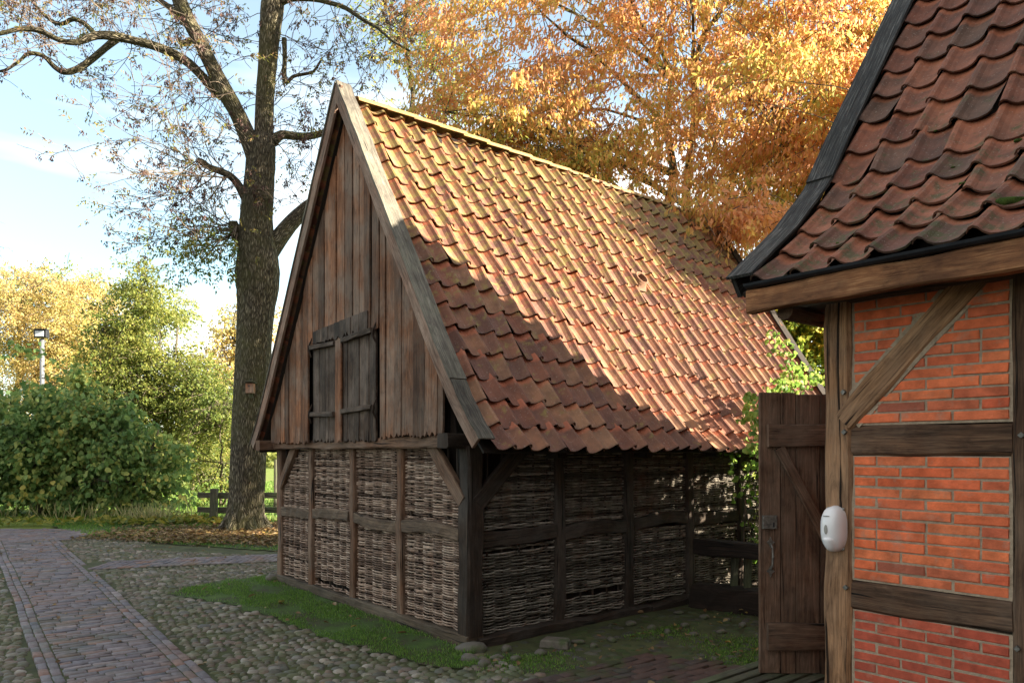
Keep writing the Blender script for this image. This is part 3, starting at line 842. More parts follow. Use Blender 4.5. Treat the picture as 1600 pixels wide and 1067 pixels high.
# gable planking -------------------------------------------------------
def roof_z(t, h):
    """z of a line h under the roof at t"""
    q = t if t <= TC else 2 * TC - t
    pts = [(p - 1.57 / math.hypot(1, 1.57) * h, z + 1 / math.hypot(1, 1.57) * h) for (p, z) in BR]
    for i in range(len(pts) - 1):
        if pts[i][0] <= q <= pts[i + 1][0] or i == len(pts) - 2 and q > pts[i][0]:
            u = (q - pts[i][0]) / (pts[i + 1][0] - pts[i][0])
            return pts[i][1] + (pts[i + 1][1] - pts[i][1]) * u
    return pts[0][1]
def plank(mb, t0, t1, z0, s, th=.022, ztop=None, teeth=0, bend=0.0, h=-.05, tw=0):
    """one vertical board, top cut to the roof, ragged foot"""
    r = mb.rng
    zt0, zt1 = (ztop, ztop) if ztop else (roof_z(t0, h), roof_z(t1, h))
    zt0 = max(zt0, z0 + .03); zt1 = max(zt1, z0 + .03)
    n = max(1, teeth)
    base = len(mb.v)
    uo, vo = r.uniform(0, 9), r.uniform(0, 40)
    cols = n + 1
    NS = 6
    for k in range(cols):
        u = k / n
        t = t0 + (t1 - t0) * u
        zb = z0 + (r.uniform(-.015, .05) * (1 if k % 2 else .3) if teeth else 0)
        zt = zt0 + (zt1 - zt0) * u
        for j in range(NS + 1):
            f = j / NS
            tt = t + bend * math.sin(math.pi * f) + r.uniform(-.0012, .0012)
            zz = zb + (zt - zb) * f
            sx = s + tw * (u - .5) + (r.uniform(-.006, .002) if j == 0 and teeth else 0)
            mb.v.append(Vector((sx, tt, zz)))
    nb = len(mb.v)
    for k in range(cols * (NS + 1)): mb.v.append(mb.v[base + k] + Vector((th, 0, 0)))
    st = NS + 1
    Fz = lambda i: (uo + mb.v[i].y, vo + mb.v[i].z)
    def add(*q): mb.face(q, [Fz(i) for i in q])
    for k in range(n):
        for j in range(NS):
            a = base + k * st + j
            add(a, a + 1, a + st + 1, a + st)
            bq = nb + k * st + j
            add(bq, bq + st, bq + st + 1, bq + 1)
        a = base + k * st; bq = nb + k * st; add(a, a + st, bq + st, bq)
        a += NS; bq += NS; add(a, bq, bq + st, a + st)
    for j in range(NS):
        a = base + j; bq = nb + j; add(a, bq, bq + 1, a + 1)
        a = base + n * st + j; bq = nb + n * st + j; add(a, a + 1, bq + 1, bq)
mb = MB(160); r = mb.rng
t = .22
while t < 4.12:
    w = r.choice((.1, .13, .15, .17, .2, .12))
    t1 = min(t + w, 4.14)
    in_h = t1 > 1.42 and t < 2.95
    gap = .009 if r.random() < .8 else .018
    if abs(t - 1.27) < .09: gap = .035
    s = -.112 + r.uniform(-.010, .010)
    z0 = 1.725 if t < 2.9 else 1.70
    if t < 1.38: z0 += r.uniform(0.0, .04)
    if in_h: z0 = 2.84
    if roof_z((t + t1) / 2, -.05) > z0 + .08:
        plank(mb, t, t1 - gap, z0, s, teeth=max(3, int(w / .022)) if not in_h else 2, bend=r.uniform(-.01, .01), tw=r.uniform(-.01, .01))
    t = t1
gp = mb.build('gable_planking', M['wood_gable'], barn)
mb = MB(161); plank(mb, .25, 4.1, 1.68, -.02, ztop=None, th=.015)
mb.v = []; mb.f = []; mb.uv = []
# dark sheet added behind the planks so that gaps read as shade
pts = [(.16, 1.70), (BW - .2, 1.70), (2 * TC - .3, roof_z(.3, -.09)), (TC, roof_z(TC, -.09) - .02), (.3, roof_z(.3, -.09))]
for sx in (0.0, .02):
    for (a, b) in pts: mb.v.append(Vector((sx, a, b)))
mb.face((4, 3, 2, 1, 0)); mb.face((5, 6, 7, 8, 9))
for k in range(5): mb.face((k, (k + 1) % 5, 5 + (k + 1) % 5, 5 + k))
mb.build('gable_shade_backing', M['wood_brown'], barn)
# hatch
def hatch_leaf(a, b, seed):
    mb = MB(seed); r = mb.rng
    t = a
    while t < b - .01:
        w = min(r.uniform(.085, .15), b - t)
        if b - t - w < .05: w = b - t
        plank(mb, t, t + w - .006, 1.70 + r.uniform(0, .02), -.10 + r.uniform(-.006, .006), ztop=2.86, teeth=5)
        t += w
    o = mb.build('hatch_leaf', M['wood_hatch'], barn)
    for z in (2.03, 2.80):
        mb = MB(seed + int(z * 10))
        mb.timber((-.13, a + .02, z + (.03 if a < 2 else -.01)), (-.13, b - .02, z), .05, .05, jit=.004, wob=.004)
        mb.build('ledge', M['wood_hatch'], o)
        for tt in (a - .02, b + .02):
            if abs(tt - 2.22) > .2:
                mb = MB(3); mb.tube([(-.11, tt, z - .10), (-.135, tt + .015, z - .02), (-.14, tt - .01, z + .04), (-.115, tt - .03, z + .12)], [.006, .016, .014, .004], 6)
                mb.build('wooden_pin', M['wood_hatch'], o)
hatch_leaf(1.45, 2.15, 170)
hatch_leaf(2.29, 2.93, 180)
mb = MB(190)
plank(mb, 2.155, 2.285, 1.69, -.135, ztop=2.95, teeth=4)
mb.build('hatch_stile', M['wood_gable'], barn)
mb = MB(191)
r = mb.rng
t = 1.56
while t < 2.86:
    w = min(r.uniform(.10, .2), 2.86 - t)
    plank(mb, t, t + w - .004, 2.83 + .0 * t, -.14 + r.uniform(-.006, .006), ztop=3.04 - .05 * (t - 1.56), teeth=4)
    t += w
mb.build('hatch_hood', M['wood_hatch'], barn)

# stones under the corners
def rock(mb, c, rx, ry, rz, seed, rot=None):
    import bmesh
    bm = bmesh.new(); bmesh.ops.create_icosphere(bm, subdivisions=2, radius=1)
    r = random.Random(seed)
    ph = [r.uniform(0, 6) for _ in range(6)]
    a = rot if rot is not None else r.uniform(0, 6)
    ca, sa = math.cos(a), math.sin(a)
    base = len(mb.v)
    for v in bm.verts:
        p = v.co
        k = 1 + .13 * math.sin(3 * p.x + ph[0]) + .12 * math.sin(3.3 * p.y + ph[1]) + .1 * math.sin(4 * p.z + ph[2]) + r.uniform(-.02, .02)
        q = Vector((p.x * rx * k, p.y * ry * k, p.z * rz * k))
        mb.v.append(Vector(c) + Vector((q.x * ca - q.y * sa, q.x * sa + q.y * ca, q.z)))
    for f in bm.faces: mb.face([base + v.index for v in f.verts])
    bm.free()
def stone_thing(name, label, s, t, rx, ry, rz, seed, z=None, mat='stone', cat='stone', group=None, world=None):
    mb = MB(seed)
    z = GZ if z is None else z
    w = world if world is not None else W(s, t, z)
    w = Vector((w[0], w[1], z))
    rock(mb, w, rx, ry, rz, seed)
    return mb.build(name, M[mat], None, off=w, smooth=True, label=label, cat=cat, group=group)
stone_thing('foundation_stone', 'dark stone under the near corner post of the barn', -.02, -.06, .15, .12, .06, 200, z=-.10, mat='stone_dark')
stone_thing('foundation_stone', 'dark mossy stone under the far left corner of the barn gable', -.02, BW + .04, .11, .10, .07, 201, z=-.08, mat='stone_dark')
# ------------------------------------------------------------------ brick house
SW = .877                      # plane of the brick front
house = thing('brick_house', 'orange brick timber framed house corner with a dark red pantile roof and black bargeboard', 'house', (2.4, -4.4, GZ), True)
TH0, TH1 = -2.746, -9.0
RS, RZ = 3.08, 5.60
HR = [(.47, 2.66), (1.04, 3.08), (1.50, 3.50), (1.84, 3.97), (RS, RZ)]
HB = [(-4.75, 2.35), (-3.9, 3.55), (-RS, RZ)]
hm = lambda a, p, z: Vector((p, -a, z))          # across = -t
hmb = lambda a, p, z: Vector((-p, a, z))
mb = MB(301)
hsag = lambda a, v: .015 * math.sin(a * 1.7) * math.sin(v * .8) + .008 * math.sin(a * 4 + v * 2)
tile_roof(mb, hm, HR, 2.50, 26, .247, .335, .062, 31, jit=1.5, PU=PU2, PHH=PH2, sagf=hsag, lift=.034, first=.02)
tile_roof(mb, hmb, HB, -9.0, 26, .25, .335, .058, 32, PU=PU2, PHH=PH2, sagf=hsag, lift=.034)
hroof = mb.build('roof', M['tile_house'], house)
mb = MB(302)
deck(mb, hm, HR, 2.40, 9.0, -.015, .03)
deck(mb, hmb, HB, -9.0, -2.40, -.015, .03)
mb.build('roof_boarding', M['wood_brown'], house)
mb = MB(303)
t = -2.42
while t > -8.9:
    sec = [(.12 * math.cos(math.pi * q / 8), .085 * math.sin(math.pi * q / 8) - .02) for q in range(9)] + [(.1 * math.cos(math.pi * q / 8), .068 * math.sin(math.pi * q / 8) - .02) for q in range(8, -1, -1)]
    mb.sweep([(RS, t, RZ + .05), (RS, t - .42, RZ + .06)], sec); t -= .36
mb.build('ridge_tiles', M['tile_house'], house)
LH = path_len(HR)
mb = MB(304)
strip(mb, hm, HR, 2.335, 2.365, -.05, .10, LH + .05, .03, 22)
bo = mb.build('bargeboard', M['wood_black'], house)
mb = MB(305)
strip(mb, hm, HR, 2.325, 2.53, .112, .135, LH + .05, 1.36, 20)
strip(mb, hm, HR, 2.325, 2.52, .098, .118, 1.40, .0, 10)
mb.build('bargeboard_capping', M['wood_black'], bo)
mb = MB(306)
strip(mb, hmb, HB, -2.365, -2.335, -.16, .10, path_len(HB), -.04, 12)
bo = mb.build('bargeboard', M['wood_black'], house)
# moss cushions on the tiles
for (px, py, sz) in ((1580, 317, .055), (1513, 287, .032), (1540, 233, .02), (1384, 301, .016), (1310, 380, .012), (1356, 352, .014), (1438, 372, .018), (1490, 262, .012), (1555, 330, .018), (1405, 345, .011), (1462, 205, .012), (1590, 220, .02), (1530, 352, .022)):
    rr = (px - 800) / F
    # intersect the view ray with the upper roof plane in frame space
    fri = FR.inverted()
    o_ = fri @ Vector((0, 0, EYE)); d_ = (fri.to_3x3() @ Vector(((px - 800) / F, 1, (HZ - py) / F)))
    best = None
    for k in range(len(HR) - 1):
        (p0, z0), (p1, z1) = HR[k], HR[k + 1]
        mslope = (z1 - z0) / (p1 - p0)
        lam = (z0 + .04 + mslope * (o_.x - p0) - o_.z) / (d_.z - mslope * d_.x)
        q = o_ + d_ * lam
        if p0 <= q.x <= p1: best = q
    if best is not None:
        mb = MB(1); rock(mb, best, sz * 1.5, sz, sz * .5, int(px))
        mb.build('moss_cushion', M['moss'], hroof, smooth=True)

# front frame
def htimber(name, a, b, w, h, up, mat, seed, bow=(0, 0, 0), wob=.003, jit=.003, parent=None):
    mb = MB(seed); mb.timber(a, b, w, h, up=up, jit=jit, bow=bow, wob=wob)
    return mb.build(name, M[mat], parent or house)
posts = [(-2.748, -2.925), (-3.812, -3.99), (-4.88, -5.06), (-5.95, -6.13), (-7.0, -7.18), (-8.1, -8.28)]
for k, (a, b) in enumerate(posts):
    htimber('post', (SW + .08, (a + b) / 2, GZ), (SW + .08, (a + b) / 2, 2.58), abs(a - b), .17, (1, 0, 0), 'wood_house' if k != 1 else 'wood_rail', 310 + k)
for k in range(5):
    a, b = posts[k][1], posts[k + 1][0]
    htimber('rail', (SW + .075, a, 1.68), (SW + .075, b, 1.68), .15, .185, (0, 0, 1), 'wood_rail', 320 + k)
    htimber('rail', (SW + .075, a, .70), (SW + .075, b, .71), .15, .18, (0, 0, 1), 'wood_rail', 330 + k, bow=(0, 0, -.01))
mbj = MB(3); mbj.timber((SW + .068, -2.90, 1.83), (SW + .068, -3.60, 2.575), .12, .20, up=(0, 1, 1), jit=.003, ch=.02); mbj.build('wall_panel', M['mortar'], house)
htimber('brace', (SW + .056, -2.87, 1.80), (SW + .056, -3.64, 2.62), .12, .155, (0, 1, 1), 'wood_house', 341)
htimber('head_plate', (SW + .08, -2.55, 2.62), (SW + .08, -8.6, 2.62), .17, .13, (0, 0, 1), 'wood_rail', 342)
# rafter foot log under the eave
mb = MB(343); mb.tube([(.62, -2.62, 2.515), (.95, -2.62, 2.52), (1.6, -2.62, 2.52)], [.055, .06, .06], 9, jit=.003); mb.build('bracket', M['wood_rail'], house)
mb = MB(344); mb.timber((.505, -2.44, 2.588), (.505, -9, 2.60), .09, .15, jit=.004, wob=.003); mb.build('eave_beam', M['wood_eave'], house)
mb = MB(345)
sec = [(.045 * math.cos(math.pi * q / 6), -.03 * math.sin(math.pi * q / 6)) for q in range(7)] + [(.038 * math.cos(math.pi * q / 6), -.024 * math.sin(math.pi * q / 6)) for q in range(6, -1, -1)]
mb.sweep([(.465, -2.44, 2.695), (.465, -5, 2.70), (.465, -9, 2.705)], sec); mb.build('gutter', M['black_metal'], house)

def brick_panel(t0, t1, z0, z1, mats, seed, course=.0655, bl=.288, cut=None, sx=SW):
    r = random.Random(seed)
    a, b = max(t0, t1), min(t0, t1)
    mbm = MB(seed); mbm.box((sx + .016, b, z0), (sx + .12, a, z1)); pan = mbm.build('wall_panel', M['mortar'], house)
    mb = MB(seed + 1)
    n = int(round((z1 - z0) / course)); ch = (z1 - z0 - .008) / n
    for j in range(n):
        zz = z0 + .008 + j * ch
        t = a - .012
        first = True
        L0 = bl * .5 if j % 2 else bl
        if mats == 'alt': L0 = bl * (.45, 1., .45, .95)[j % 4]
        while t > b + .03:
            L = L0 if first else bl
            first = False
            if r.random() < .06: L *= .5
            e = max(t - L, b + .010)
            if t - e > .03:
                x = sx + .010 + r.uniform(-.003, .004)
                c = .004
                y0, y1, w0, w1 = e + .0065, t - .0065, zz + .006, zz + ch - .0065
                base = len(mb.v)
                jt = lambda: r.uniform(-.0034, .0034)
                for (yy, ww) in ((y0, w0), (y1, w0), (y1, w1), (y0, w1)): mb.v.append(Vector((sx + .03, yy + jt(), ww + jt())))
                tl = r.uniform(-.002, .002)
                for k4 in range(4):
                    q = mb.v[base + k4]; mb.v.append(Vector((x + c, q.y, q.z)))
                for (yy, ww) in ((y0 + c, w0 + c), (y1 - c, w0 + c), (y1 - c, w1 - c), (y0 + c, w1 - c)): mb.v.append(Vector((x + tl + jt() * .3, yy + jt(), ww + jt())))
                for lv in (0, 4):
                    for k4 in range(4):
                        k5 = (k4 + 1) % 4
                        mb.face((base + lv + k4, base + lv + 4 + k4, base + lv + 4 + k5, base + lv + k5))
                mb.face((base + 11, base + 10, base + 9, base + 8))
            t = e
    mb.build('bricks', M[mats if mats != 'alt' else 'brick_orange'], pan)
for k in range(5):
    a, b = posts[k][1], posts[k + 1][0]
    brick_panel(a, b, 1.775, 2.56, 'brick_orange', 400 + k * 10)
    brick_panel(a, b, .795, 1.585, 'brick_orange', 402 + k * 10)
    brick_panel(a, b, GZ - .02, .61, 'brick_red', 404 + k * 10)
# unseen wing added behind the camera to darken the barn side
mb = MB(490)
wp = [(-5.5, GZ), (7.5, GZ), (7.5, 5.2), (1.0, 10.2), (-5.5, 5.2)]
for tt in (-9.0, -17.0):
    for (s, z) in wp: mb.v.append(Vector((s, tt, z)))
mb.face((4, 3, 2, 1, 0)); mb.face((5, 6, 7, 8, 9))
for k in range(5): mb.face((k, (k + 1) % 5, 5 + (k + 1) % 5, 5 + k))
mb.build('shade_wing', M['brick_dark'], house)
# end wall and rear wall (seen only from the side)
mb = MB(480)
prof = [(SW + .05, GZ), (4.3, GZ), (4.3, 2.5), (RS, RZ - .25), (SW + .05, 2.62)]
for tt in (-2.80, -2.92):
    for (s, z) in prof: mb.v.append(Vector((s, tt, z)))
mb.face((0, 1, 2, 3, 4)); mb.face((9, 8, 7, 6, 5))
for k in range(5): mb.face(((k + 1) % 5, k, 5 + k, 5 + (k + 1) % 5))
endw = mb.build('wall_panel', M['mortar'], house)
mb = MB(481); r = mb.rng
zz = GZ; j = 0
while zz < 2.55:
    s = SW + .18 + (0 if j % 2 else -.14)
    while s < 4.28:
        e = min(s + .276, 4.29)
        if max(s, SW + .2) < e - .03: mb.box((max(s, SW + .2), -2.85, zz + .005), (e, -2.79 + r.uniform(-.002, .003), zz + .058))
        s += .288
    zz += .0655; j += 1
mb.build('bricks', M['brick_orange'], endw)
mb = MB(482)
k = 0
s = SW + .2
while s < 4.25:
    q = min(2.55 + (s - SW) * 1.25, RZ - .35) if s < RS else RZ - .35 - (s + .1 - RS) * 1.9
    mb.box((s, -2.79, 2.60), (s + .17, -2.765, max(q - .1, 2.7)), .002); s += .175
mb.build('gable_planking', M['wood_rail'], house)
mb = MB(483); mb.box((4.2, -9, GZ), (4.3, -2.93, 2.5)); mb.build('wall_panel', M['mortar'], house)
# square bolt heads and peg
for (t, z) in ((-2.885, 1.99), (-2.89, 1.735), (-3.86, 1.70), (-2.90, .745), (-3.84, .55)):
    mb = MB(2)
    c = Vector((SW - .012, t, z)); d = .017
    for sx in (.02, -.012):
        for (a, b) in ((d, 0), (0, d), (-d, 0), (0, -d)): mb.v.append(c + Vector((sx, a, b)))
    mb.face((4, 5, 6, 7)[::-1]);
    for k in range(4): mb.face((k, (k + 1) % 4, 4 + (k + 1) % 4, 4 + k))
    mb.build('bolt_head', M['iron'], house)

# ------------------------------------------------------------------ open plank door
DY = 5.5
door = thing('plank_door', 'dark old plank door standing open beside the brick house, with iron lock and ledges', 'door', (2.79, DY, GZ))
mb = MB(500); r = mb.rng
xs = [1.848, 2.005, 2.12, 2.30, 2.47, 2.63, 2.79]
for k in range(6):
    x0, x1 = xs[k], xs[k + 1] - .004
    zt = 2.045 + r.uniform(-.008, .008) - .004 * k
    mb.sweep([((x0 + x1) / 2, DY + .02, -.06 + r.uniform(0, .02)), ((x0 + x1) / 2 + r.uniform(-.003, .003), DY + .02 + r.uniform(-.004, .004), 1.0), ((x0 + x1) / 2, DY + .02, zt)],
             [(-(x1 - x0) / 2, -.018), ((x1 - x0) / 2, -.018), ((x1 - x0) / 2, .018), (-(x1 - x0) / 2, .018)], up=(0, -1, 0))
mb.build('planks', M['wood_door'], door, bevel=.004)
for (z, xx, hh, sd_) in ((1.725, 1.895, .165, 1), (.235, 1.895, .19, 2)):
    mb = MB(510 + sd_); mb.timber((xx, DY - .025, z), (2.78, DY - .025, z + .01), .05, hh, jit=.004, wob=.003); mb.build('ledge', M['wood_door'], door)
mb = MB(513); mb.timber((1.985, DY - .018, 1.64), (2.62, DY - .018, .42), .075, .04, up=(0, 1, 0), jit=.003, wob=.003); mb.build('brace', M['wood_door'], door)
mb = MB(514)
mb.box((1.862, DY - .03, 1.035), (1.968, DY - .002, 1.135))
lock = mb.build('lock', M['iron'], door, bevel=.003)
mb = MB(515); mb.box((1.935, DY - .034, 1.05), (1.945, DY - .030, 1.085)); mb.build('keyhole', M['black_metal'], lock)
for (x, z) in ((1.875, 1.05), (1.875, 1.122), (1.955, 1.122), (1.955, 1.05)):
    mb = MB(5); rock(mb, (x, DY - .031, z), .005, .004, .005, 3); mb.build('rivet', M['iron'], lock, smooth=True)
mb = MB(516)
for zc in (.935, .72):
    b0 = len(mb.v)
    for yy in (DY - .0, DY - .012):
        for (a, b) in ((.03, 0), (.008, .018), (0, .04), (-.008, .018), (-.03, 0), (-.008, -.018), (0, -.045), (.008, -.018)): mb.v.append(Vector((1.925 + a, yy, zc + b)))
    mb.face([b0 + 8 + k for k in range(8)])
    for k in range(8): mb.face((b0 + k, b0 + (k + 1) % 8, b0 + 8 + (k + 1) % 8, b0 + 8 + k))
mb.tube([(1.925, DY - .01, .93), (1.925, DY - .045, .90), (1.927, DY - .055, .83), (1.925, DY - .045, .76), (1.925, DY - .01, .725)], [.006, .007, .009, .007, .006], 8)
mb.build('handle', M['iron'], door)
# threshold of slats
deckt = MB(520)
for k in range(9):
    a = W(.52 + 0 * k, -1.95 - k * .115, GZ + .02); b = W(1.5, -1.95 - k * .115, GZ + .02)
    deckt.timber(a, b, .085, .03, jit=.002)
deckt.build('duckboard', M['fence_wood'], None, off=W(.9, -2.4, GZ), label='weathered slatted duckboard on the ground in front of the open door', cat='duckboard')

# ------------------------------------------------------------------ soap dispenser
disp = thing('soap_dispenser', 'white rounded wall soap dispenser fixed to the corner post of the brick house', 'dispenser', (SW, -2.83, 1.1), True)
def rounded(mb, levels, n=24, e=2.6):
    """levels: (z, half width in t, depth, centre) -> closed shell on the wall plane"""
    base = len(mb.v)
    for (z, w, d) in levels:
        for k in range(n):
            a = math.pi * k / (n - 1)
            ca, sa = math.cos(a), math.sin(a)
            x = math.copysign(abs(ca) ** (2 / e), ca); y = abs(sa) ** (2 / e)
            mb.v.append(Vector((SW - y * d, -2.83 + x * w, z)))
    for j in range(len(levels) - 1):
        for k in range(n - 1):
            a = base + j * n + k
            mb.face((a, a + n, a + n + 1, a + 1))
    mb.face([base + k for k in range(n)]); mb.face([base + (len(levels) - 1) * n + k for k in range(n)][::-1])
z0, z1 = .965, 1.262
lv = []
for k in range(19):
    u = k / 18; z = z0 + (z1 - z0) * u
    c = 2 * u - 1
    rr = max(0, 1 - abs(c) ** 2.8) ** .5
    lv.append((z, .012 + .063 * rr * (1.0 if u > .3 else .93 + .07 * u / .3), .012 + (.088 + .018 * math.sin(u * 2.6)) * rr ** .8))
mb = MB(); rounded(mb, lv); shell = mb.build('shell', M['white_plastic'], disp, smooth=True)
mb = MB()
lv2 = []
for k in range(12):
    u = k / 11; z = z0 + .006 + .088 * u
    base_u = (z - z0) / (z1 - z0); c = 2 * base_u - 1; rr = max(0, 1 - abs(c) ** 2.8) ** .5
    lv2.append((z, (.010 + .052 * rr) * (1 - .15 * max(0, u - .75) / .25), .02 + (.088 + .018 * math.sin(base_u * 2.6)) * rr ** .8 + .010 * (1 if u < .96 else .2)))
rounded(mb, lv2, e=2.3); mb.build('push_lever', M['white_plastic'], disp, smooth=True)
mb = MB(); mb.box((SW - .014, -2.886, z0 + .012), (SW + .004, -2.774, z1 - .012)); mb.build('mounting_plate', M['grey_plastic'], disp, bevel=.004)
def on_front(mb, t, z, rt, rz, n=20, out=.004):
    b0 = len(mb.v)
    u = (z - z0) / (z1 - z0); c = 2 * u - 1; rr = max(0, 1 - abs(c) ** 2.8) ** .5
    dd = .012 + (.088 + .018 * math.sin(u * 2.6)) * rr ** .8
    for (f, o) in ((1, -.004), (1, out * .6), (.8, out)):
        for k in range(n):
            a = 2 * math.pi * k / n
            mb.v.append(Vector((SW - dd - o, t + math.cos(a) * rt * f, z + math.sin(a) * rz * f)))
    for j in range(2):
        for k in range(n): mb.face((b0 + j * n + k, b0 + (j + 1) * n + k, b0 + (j + 1) * n + (k + 1) % n, b0 + j * n + (k + 1) % n))
    mb.face([b0 + 2 * n + k for k in range(n)])
mb = MB(); on_front(mb, -2.822, 1.115, .011, .030); mb.build('level_window', M['grey_plastic'], disp, smooth=False)
mb = MB()
for k in range(9): mb.box((SW - .113, -2.800 - k * .0045, 1.197), (SW - .105, -2.8032 - k * .0045, 1.197 + (.0048, .0042, .0048, .0036)[k % 4]))
mb.build('raised_lettering', M['grey_plastic'], disp)
# ------------------------------------------------------------------ ground
def inpoly(X, Y, poly):
    poly = [(p[0], p[1]) for p in poly]
    ins = np.zeros(X.shape, bool); n = len(poly); j = n - 1
    for i in range(n):
        xi, yi = poly[i]; xj, yj = poly[j]
        c = ((yi > Y) != (yj > Y)) & (X < (xj - xi) * (Y - yi) / (yj - yi + 1e-12) + xi)
        ins ^= c; j = i
    return ins
mb = MB()
GB = GZ - .035
N = 40
xs_ = np.concatenate([np.linspace(-600, -40, 8), np.linspace(-30, 30, 31), np.linspace(40, 600, 8)])
ys_ = np.concatenate([[-60, -20], np.linspace(-6, 34, 41), [60, 120, 300, 800]])
for y in ys_:
    for x in xs_:
        z = GB
        if y > 13: z += .03 * math.sin(x * .7) * math.sin(y * .5)
        mb.v.append(Vector((x, y, z)))
nx = len(xs_)
for j in range(len(ys_) - 1):
    for i in range(nx - 1):
        a = j * nx + i; mb.face((a, a + 1, a + nx + 1, a + nx))
mb.build('ground', M['ground'], None, off=(0, 0, GB), smooth=True, kind='structure')

def np_bricks(name, rects, mat, zt, kind='structure', seed=1, tilt=.003, hgt=.04, label=None):
    """rects: (cx, cy, halfL, halfW, angle)"""
    rg = np.random.default_rng(seed)
    A = np.array(rects); n = len(A)
    ca, sa = np.cos(A[:, 4]), np.sin(A[:, 4])
    V = np.zeros((n, 12, 3))
    h = rg.uniform(-tilt, tilt, (n, 1)) * 1.3
    tx, ty = rg.uniform(-tilt, tilt, (2, n, 1))
    cor = np.array([(-1, -1), (1, -1), (1, 1), (-1, 1)])
    for lv, (ins, dz) in enumerate(((0, -hgt), (0, -.006), (.007, 0))):
        for k in range(4):
            lx = cor[k, 0] * (A[:, 2] - ins) + rg.uniform(-.0025, .0025, n); ly = cor[k, 1] * (A[:, 3] - ins) + rg.uniform(-.0025, .0025, n)
            V[:, lv * 4 + k, 0] = A[:, 0] + lx * ca - ly * sa
            V[:, lv * 4 + k, 1] = A[:, 1] + lx * sa + ly * ca
            V[:, lv * 4 + k, 2] = zt + dz + h[:, 0] + tx[:, 0] * cor[k, 0] + ty[:, 0] * cor[k, 1]
    q = []
    for lv in (0, 4):
        for k in range(4): q.append((lv + k, lv + (k + 1) % 4, lv + 4 + (k + 1) % 4, lv + 4 + k))
    q.append((8, 9, 10, 11))
    Fq = (np.arange(n) * 12)[:, None, None] + np.array(q)[None]
    return np_mesh(name, V.reshape(-1, 3), Fq.reshape(-1, 4), mat, off=(A[0, 0], A[0, 1], zt), kind=kind)

rgp = random.Random(5)
PA = Vector((-2.13, 5.38)); pd = Vector((-.6, .8)); pq = Vector((-.8, -.6))
WPATH = 1.03
def pp(l, w): return PA + pd * l + pq * w
ang = math.atan2(pd.y, pd.x); angq = math.atan2(pq.y, pq.x)
rects = []
l = -4.0
def wig(l): return .006 * math.sin(l * .9) + .004 * math.sin(l * 2.3 + 1)
while l < 13.2:
    cw = .083
    # courses across
    w = .15 - (rgp.uniform(.0, .19))
    a0 = .148
    while a0 < WPATH - .15:
        e = min(w + .195, WPATH - .148) if w > 0 else min(w + .195, WPATH - .148)
        s0 = max(a0, w)
        if e - s0 > .03:
            c = pp(l + cw / 2 + .006 * math.sin(w * 9 + l), (s0 + e) / 2 + wig(l)); rects.append((c.x, c.y, (e - s0) / 2 - .003, cw / 2 - .003, angq + rgp.uniform(-.012, .012)))
        a0 = e; w = e
        if e >= WPATH - .149: break
    l += cw
for row, ww in ((0, .035), (1, .108), (2, WPATH - .108), (3, WPATH - .035)):
    l = -4.0 + row * .07
    while l < 13.2:
        if not (row < 2 and 6.15 < l < 6.9 and row == 0):
            c = pp(l + .1, ww + wig(l + .1)); rects.append((c.x, c.y, .097, .0335, ang + .02 * math.cos(l * .9) * .9 + rgp.uniform(-.01, .01)))
        l += .2
# branch path towards the back of the barn
BA = Vector((-6.15, 11.02)); bd = Vector((.954, .30)).normalized(); bq = Vector((-bd.y, bd.x))
l = 0
for j in range(75):
    for k in range(4):
        c = BA + bd * (l + .04 * k) + bq * (-.36 + k * .2)
        if c.x > -6.3 + 0 * k: rects.append((c.x, c.y, .096, .043, math.atan2(bq.y, bq.x) - .35))
    l += .096
# crossing road at the far end
y = 14.05; row = 0
while y < 15.95:
    x = -8.7 - (y - 14.4) * .2 + (row % 2) * .1
    while x > -27:
        rects.append((x, y + .01 * math.sin(x), .097, .043, rgp.uniform(-.02, .02))); x -= .2
    y += .09; row += 1
np_bricks('path', rects, M['path_brick'], GZ, seed=3)
# yard paving lower right
rects = []
yard = [G(780, 1075), G(870, 1050), G(1000, 1020), G(1110, 1030), G(1190, 1042), Vector((2.6, 5.9, 0)), Vector((2.6, 2.5, 0)), Vector((-.7, 2.5, 0))]
yx = np.array([p.x for p in yard]); yy_ = np.array([p.y for p in yard])
for j in range(60):
    for i in range(30):
        lx, ly = -3 + i * .2 + (j % 2) * .1, -3 + j * .095
        c = Vector((1.0 + lx * .8 - ly * .6, 4.6 + lx * .6 + ly * .8))
        if inpoly(np.array([c.x]), np.array([c.y]), yard)[0]: rects.append((c.x, c.y, .096, .044, math.atan2(.6, .8) + rgp.uniform(-.02, .02)))
np_bricks('yard_paving', rects, M['yard_brick'], GZ - .004, seed=4, tilt=.004)
# joint sheets beneath
mb = MB()
for (a, b, c, d) in ((pp(-4, 0), pp(13.2, 0), pp(13.2, WPATH), pp(-4, WPATH)), (BA - bq * .5, BA + bd * 7.3 - bq * .5, BA + bd * 7.3 + bq * .4, BA + bq * .4)):
    i = len(mb.v)
    for p in (a, b, c, d): mb.v.append(Vector((p.x, p.y, GZ - .009)))
    mb.face((i, i + 1, i + 2, i + 3))
mb.v[4:] = [Vector((v.x, v.y, GZ - .013)) for v in mb.v[4:]]
i = len(mb.v)
for p in ((-27, 14.0), (-8.4, 14.0), (-8.7, 16), (-27, 16)): mb.v.append(Vector((p[0], p[1], GZ - .016)))
mb.face((i, i + 1, i + 2, i + 3))
mb.build('path_bedding', M['joint'], None, off=(-4, 8, GZ - .01), kind='structure')
mb = MB()
for p in ((-14, 2.2), (3.0, 2.2), (3.4, 9), (-1.0, 14.6), (-14, 14.6)): mb.v.append(Vector((p[0], p[1], GZ - .024)))
mb.face((0, 1, 2, 3, 4))
